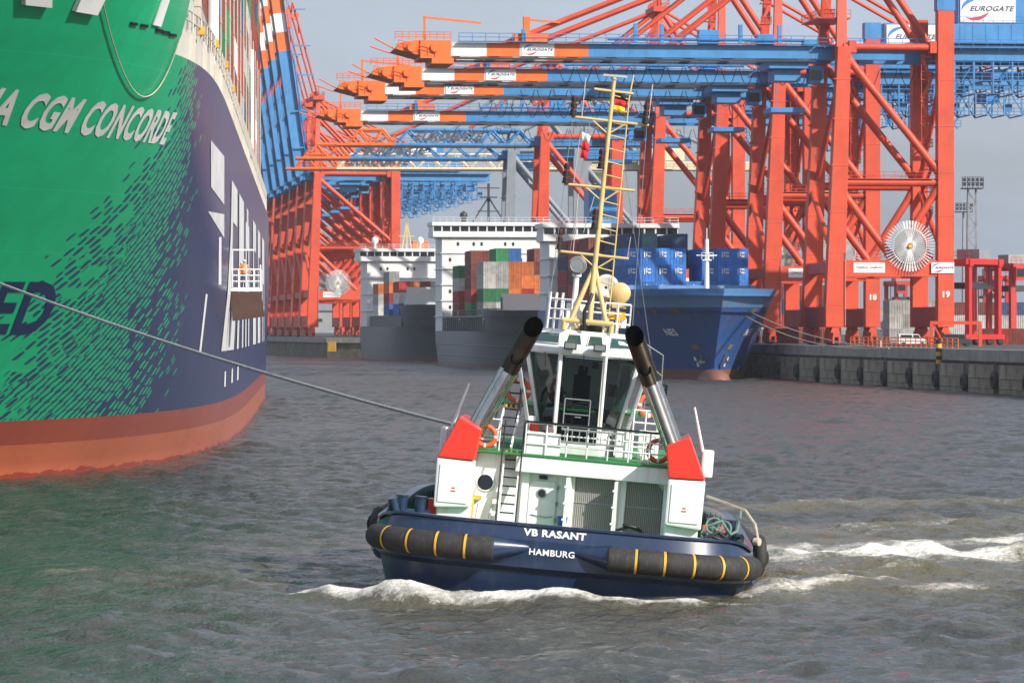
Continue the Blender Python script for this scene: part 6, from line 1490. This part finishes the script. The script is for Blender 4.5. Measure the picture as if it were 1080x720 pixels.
person('person in dark clothes standing behind the wheelhouse window of the tug', TM @ Matrix.Translation((-.85, 10.35, 4.66)) @ Matrix.Rotation(R(-10), 4, 'Z'), [(.9, (.03, .03, .05)), (1.5, (.06, .07, .1)), (1.9, (.5, .3, .2))])
for (x, z) in ((-.42, 7.42), (.5, 7.42)):
    mb = MB(); mb.box(x - .2, x + .2, 8.5, 8.72, z - .12, z + .12, 0); fl = mb.build('floodlight', steel_dark, wh, bevel=.03); mb = MB(); mb.box(x - .16, x + .16, 8.48, 8.5, z - .08, z + .08); mb.build('lens', lamp_glass, fl)
mb = MB()
for x in (-1.2, 0.02, 1.15): mb.bar((x, 8.84, 7.16), (x + .05, 8.86, 6.7), .025)
build_parts(mb, 'wiper', black, wh)
mb = MB(); mb.rail([(-.45, 9.0, 4.8), (.35, 9.0, 4.8)], .95, r=.022, step=.8, mid=1); mb.bar((-.1, 8.98, 5.2), (.1, 8.98, 5.2), .03); mb.build('window_guard', steel_grey, wh)
mb = MB(); mb.box(-1.48, -1.2, 8.9, 9.3, 4.45, 4.95); mb.build('fire_box', red_paint, tug, bevel=.02)
# lower bridge block behind the wheelhouse
mb = MB(); mb.box(-1.75, 1.75, 11.2, 18, 4.03, 5.35); mb.box(-1.5, 1.5, 12.2, 16.5, 5.35, 7.0); mb.box(1.25, 1.8, 9.4, 10.4, 4.03, 4.9); mb.box(1.95, 2.6, 9.5, 10.2, 4.03, 4.95); mb.box(-1.55, -1.3, 9.6, 11.2, 4.03, 5.1)
mb.hexa([(1.3, 9.6, 4.03), (1.42, 9.5, 4.03), (1.42, 9.9, 4.03), (1.3, 10, 4.03)], [(2.0, 9.6, 6.9), (2.12, 9.5, 6.9), (2.12, 9.9, 6.9), (2.0, 10, 6.9)])
mb.hexa([(-1.42, 9.6, 4.03), (-1.3, 9.5, 4.03), (-1.3, 9.9, 4.03), (-1.42, 10, 4.03)], [(-2.12, 9.6, 6.9), (-2.0, 9.5, 6.9), (-2.0, 9.9, 6.9), (-2.12, 10, 6.9)])
mb.build('bridge_block', white, tug, bevel=.03)
mb = MB(); mb.box(-2.6, 2.7, 10.3, 17.5, 5.35, 5.42); mb.build('bridge_deck', green_deck, tug)
mb = MB(); mb.rail([(-2.6, 10.3, 5.42), (-1.9, 10.3, 5.42)], 1.0, r=.025, step=.7, mid=2); mb.rail([(-2.6, 10.3, 5.42), (-2.6, 17, 5.42)], 1.0, r=.025, step=1.4, mid=2); mb.build('bridge_railing', black, tug); mb = MB(); mb.rail([(1.9, 10.3, 5.42), (2.7, 10.3, 5.42)], 1.0, r=.025, step=.8, mid=2); mb.rail([(2.7, 10.3, 5.42), (2.7, 17, 5.42)], 1.0, r=.025, step=1.4, mid=2)
mb.build('bridge_railing', black, tug)
mb = MB(); mb.rail([(1.75, 9.2, 4.03), (2.5, 9.2, 4.03)], 1.55, r=.03, step=.4, mid=3); mb.build('side_ladder', white, tug)
mb = MB(); mb.path([(1.5, 9.6, 7.9), (2.5, 10.5, 7.35), (2.55, 11, 5.5)], .025, 5); mb.path([(1.5, 9.8, 7.5), (2.5, 10.6, 6.7)], .02, 5); mb.bar((2.05, 10.2, 5.4), (2.05, 10.2, 7.6), .03); mb.build('awning_rail', steel_grey, tug)
# front rail of the boat deck with the aluminium ladder lashed on it
mb = MB(); mb.box(-1.48, -.42, 6.1, 6.16, 4.03, 4.72); mb.box(-1.48, -1.42, 6.1, 7.2, 4.03, 4.72); mb.build('splash_panel', white, tug, bevel=.01)
mb = MB(); mb.rail([(-1.5, 6.05, 4.03), (2.95, 6.05, 4.03)], .95, r=.026, step=.62, mid=2); mb.rail([(-3.0, 6.4, 4.03), (-2.3, 6.4, 4.03)], .95, r=.026, step=.5, mid=2); mb.build('deck_railing', white, tug)
mb = MB(); mb.path([(-1.55, 6.0, 4.1), (-1.52, 6.0, 5.02), (3.0, 6.0, 5.0)], .03, 6); mb.build('handrail', black, tug)
mb = MB()
for z in (4.5, 4.88): mb.bar((-.42, 5.95, z), (1.55, 5.95, z), .035, .06)
for i in range(9): mb.bar((-.3 + .22 * i, 5.95, 4.5), (-.3 + .22 * i, 5.95, 4.88), .03)
onboard(tag(mb.build('aluminium_ladder', steel_grey), 'aluminium ladder lashed lengthwise to the front deck rail of the tug', 'ladder'))
# lifebuoys, bucket
def buoy(x, y, z, lab, yaw=0, r=.3):
    mb = MB(); mb.ring((0, 0, 0), (0, 1, 0), r, .075, 28, 10); o = mb.build('lifebuoy', buoy_orange)
    mb = MB()
    for k in range(4):
        a = PI / 4 + k * PI / 2; mb = MB(); mb.ring((0, 0, 0), (0, 1, 0), r, .079, 3, 10, a0=a - .12, a1=a + .12); mb.build('reflective_band', white_clean, o)
    onboard(o, Matrix.Translation((x, y, z)) @ Matrix.Rotation(yaw, 4, 'Z')); tag(o, lab, 'lifebuoy', 'lifebuoys on the tug')
buoy(-1.98, 10.2, 5.85, 'faded orange lifebuoy hung above the short stairs on the tug bridge deck rail', 0, .34)
buoy(-2.72, 6.2, 4.45, 'orange lifebuoy hung between the long stairs and a red casing of the tug'); buoy(2.2, 10.1, 5.75, 'bright orange lifebuoy hung by the white side ladder on the tug bridge deck', .4, .33); buoy(2.6, 6.6, 4.45, 'dark orange lifebuoy behind the deck rail above the louvred vents', 0, .32)
mb = MB(); mb.lathe((-.16, 6.0, 1.87), (0, 0, 1), [(0, .0), (0, .13), (.34, .17), (.34, .155), (.05, .12)], 18); onboard(tag(mb.build('bucket', bucket_blue), 'small blue bucket standing beside the white door of the tug', 'bucket'))
mb = MB(); mb.path([(1.5, 5.7, 1.95), (1.9, 5.6, 2.1), (2.3, 5.7, 1.98), (2.1, 5.5, 2.1), (1.7, 5.6, 2.15)], .05, 6); onboard(tag(mb.build('hose', black), 'black hose heaped under the chamfered louvre of the tug', 'hose'))
# whip aerials
for (a, b) in (((-3.86, 8, 4.6), (-3.44, 8, 5.98)), ((3.98, 8, 4.5), (3.6, 8, 5.85))):
    mb = MB(); mb.tube(a, b, .05, .035, n=8); mb.build('whip_aerial', white, tug)
# ---- monkey island: rail, mast, lights
mb = MB(); mb.rail([(-1.3, 10.2, 7.9), (-.5, 9.7, 7.9)], .95, r=.028, step=.3, mid=2); mb.rail([(.55, 9.7, 7.9), (1.35, 10.2, 7.9), (1.35, 12.4, 7.9), (-1.3, 12.4, 7.9), (-1.3, 10.2, 7.9)], .95, r=.028, step=.45, mid=2)
for x in (-1.25, -1.05, -.85): mb.tube((x, 10.1, 7.9), (x + .03, 10.1, 9.05), .045, n=6)
mb.build('roof_railing', white, tug)
mast = MB(); mast.tube((-.75, 9.6, 8.2), (.85, 9.6, 8.2), .09, n=10); mast.tube((-.55, 10.9, 8.0), (.65, 10.9, 8.0), .07, n=8)
for x in (-.7, .8): mast.tube((x, 9.6, 7.9), (x, 9.6, 8.2), .08, n=8)
for (x, y) in ((-.5, 9.6), (.62, 9.6), (.08, 10.8)): mast.tube((x, y, 8.2), (.1, 10.0, 10.0), .085, .07, n=10)
mast.tube((.1, 9.62, 8.2), (.1, 9.95, 10.0), .09, n=10)
mast.tube((.1, 10.0, 9.8), (.2, 10.0, 15.95), .085, .06, n=12)
mast.path([(.68, 10, 8.2), (.72, 10, 15.4), (.8, 10, 16.1)], .026, 6)
z = 8.6
while z < 15.4: mast.tube((.1, 10, z + .1), (.7, 10, z), .022, n=5); z += .42
for (x0, x1, z0, z1) in ((-1.05, 1.42, 14.62, 14.55), (-1.1, 1.15, 12.48, 12.46), (-1.1, 1.15, 10.35, 10.3), (-.4, .85, 15.55, 15.5)):
    mast.tube((x0, 10, z0), (x1, 10, z1), .045, n=8)
    if x0 < -1: mast.tube((.15, 10, z0 - .45), (-.45, 10, z0), .03, n=6); mast.tube((.15, 10, z0 - .45), (.7, 10, z1), .03, n=6)
mm_ = mast.build('mast', mast_buff, tug)
mb = MB(); mb.box(-.15, .6, 9.9, 10.1, 15.98, 16.05); mb.tube((.2, 10, 15.9), (.2, 10, 16.0), .1); mb.build('radar_scanner', sat_white, mm_)
for (x, z) in ((-1.0, 14.7), (1.3, 14.65), (.02, 13.1), (-1.05, 12.55), (-.02, 11.2), (-1.08, 10.45)):
    mb = MB()
    for k in range(3): mb.tube((x, 9.88, z + .2 * k), (x, 9.88, z + .2 * k + .13), .1, n=12, mi=0); mb.tube((x, 9.88, z + .2 * k + .13), (x, 9.88, z + .2 * k + .19), .075, n=12, mi=1)
    mb.tube((x, 9.88, z - .05), (x, 9.88, z), .12, n=12); mb.build('navigation_light', [black, paint('lamp_red_glass', (.18, .015, .015), .3, .1, 3) if 'lamp_red_glass' not in MATS else MATS['lamp_red_glass']], mm_)
mb = MB(); mb.tube((-.44, 9.9, 8.0), (-.44, 9.9, 9.6), .11, .085, n=12); mb.tube((-.44, 9.9, 9.6), (-.44, 9.9, 9.72), .15, n=12); pole = mb.build('searchlight_pole', white, tug)
mb = MB(); mb.lathe((-.44, 9.75, 9.95), (0, -1, 0), [(-.2, .05), (-.15, .18), (.1, .24), (.14, .24), (.12, .2), (.05, .2)], 20, 0); mb.lathe((-.44, 9.62, 9.95), (0, -1, 0), [(0, .2), (.001, 0)], 20, 1); mb.ring((-.44, 9.75, 9.95), (0, 1, 0), .27, .025, 20, 6); mb.build('searchlight', [steel_grey, lamp_glass], pole)
mb = MB(); mb.lathe((.97, 10.4, 9.2), (0, -1, 0), [(-.1, .0), (-.1, .32), (.1, .34), (.16, .3), (.17, 0)], 24); mb.box(.75, 1.2, 10.2, 10.6, 8.72, 8.9); mb.tube((.97, 10.4, 7.9), (.97, 10.4, 8.8), .05); mb.build('radar_drum', mast_buff, tug)
mb = MB(); mb.lathe((.52, 10.9, 9.35), (.25, -1, .1), [(-.18, .05), (-.12, .3), (0, .42), (.02, .42), (-.04, .3), (-.08, .05)], 20); mb.tube((.52, 10.95, 7.9), (.52, 10.95, 9.1), .05); mb.build('antenna_dish', sat_white, tug)
mb = MB(); mb.box(-.7, -.1, 10.9, 11.4, 7.9, 8.75); mb.box(.9, 1.25, 10.9, 11.3, 8.1, 8.45); build_parts(mb, 'roof_locker', white, tug, bevel=.03)
mb = MB(); mb.box(.72, 1.2, 10.0, 10.06, 8.35, 8.6); mb.build('yellow_board', yellow, tug)
mb = MB(); mb.box(-.2, .5, 10.0, 10.7, 7.9, 8.1); mb.path([(-.05, 9.5, 7.95), (-.1, 9.45, 8.5), (.05, 9.5, 8.9), (.1, 9.6, 9.1)], .06, 6); mb.build('cable_bundle', black, mm_)
mb = MB()
for (p, q, r_) in (((-.72, 10, 14.65), (-.7, 10, 15.9), .018), ((1.38, 10, 14.6), (1.42, 10, 15.85), .022), ((-.8, 10, 12.5), (-.72, 10, 14.0), .014), ((-.1, 10, 12.2), (-.35, 10, 11), .012), ((-.62, 10, 10.35), (-.62, 10, 12.2), .016), ((1.1, 10, 10.3), (1.15, 10, 11), .012)):
    mb.tube(p, q, r_, n=5)
build_parts(mb, 'rod_aerial', sat_white, mm_)
mb = MB()
for (p, q) in (((-1.0, 9.9, 14.6), (-1.25, 9.7, 7.95)), ((-1.08, 9.9, 10.3), (-1.3, 9.8, 8.8)), ((1.35, 10, 14.5), (1.5, 10.5, 5.5)), ((-.45, 10, 14.6), (-.72, 10, 10.4)), ((.2, 10, 15.7), (2.2, 15, 7))): mb.tube(p, q, .01, n=4)
mb.build('stay_wire', steel_grey, mm_)
def flag(x0, z0, w, h, mats, lab, horiz=True):
    mb = MB(); n = 14; k = len(mats)
    for j in range(k):
        for i in range(n):
            vs = []
            for (ii, jj) in ((i, j), (i + 1, j), (i + 1, j + 1), (i, j + 1)):
                u = ii / n; vv = jj / k; vs.append((x0 + w * u * (1 - .12 * vv), 10 + .07 * math.sin(u * 7 + vv * 1.5) * (u + .2), z0 - h * vv - .08 * u * u))
            mb.add(vs, [(0, 1, 2, 3)], j, True)
    o = mb.build('flag', mats); onboard(o); s = o.modifiers.new('thick', 'SOLIDIFY'); s.thickness = .006; return tag(o, lab, 'flag')
flag(.27, 15.5, .42, .6, [flag_black, flag_red, flag_gold], 'small black, red and gold flag near the top of the tug mast')
flag(-.66, 14.15, .26, .8, [sign_white, flag_red, flag_red], 'small drooping red and white flag hung below the upper mast arm of the tug')
# towing line from the tug to the bow of the green ship
pA = TM @ Vector((-3.4, 10.5, 5.0)); pA = TM @ Vector((-3.62, 10, 4.55))
pB = px(0, 257, 150); e = pB + (pB - px(200, 327, 133)).normalized() * 24
mid = px(200, 331, 137)
mb = MB(); mb.path(catenary(pA, px(-300, 166, 165), .9, 40), .055, 8); tag(mb.build('towing_line', rope_m), 'long grey towing line running from the tug up to the bow of the green ship', 'rope')
# ================================================================== HAZE
mb = MB(); mb.box(-700, 760, -40, 2560, -1.2, 120)
HAZE = mb.build('haze', []); HAZE['kind'] = 'stuff'
hm = bpy.data.materials.new('haze_air'); hm.use_nodes = True; t = hm.node_tree; t.nodes.clear()
ho = t.nodes.new('ShaderNodeOutputMaterial'); hv = t.nodes.new('ShaderNodeVolumePrincipled'); hv.inputs['Color'].default_value = (.86, .9, .97, 1); hv.inputs['Density'].default_value = .00008; hv.inputs['Anisotropy'].default_value = .2
t.links.new(hv.outputs[0], ho.inputs['Volume']); HAZE.data.materials.append(hm)
print('objects', len(bpy.data.objects), 'containers', NCONT)
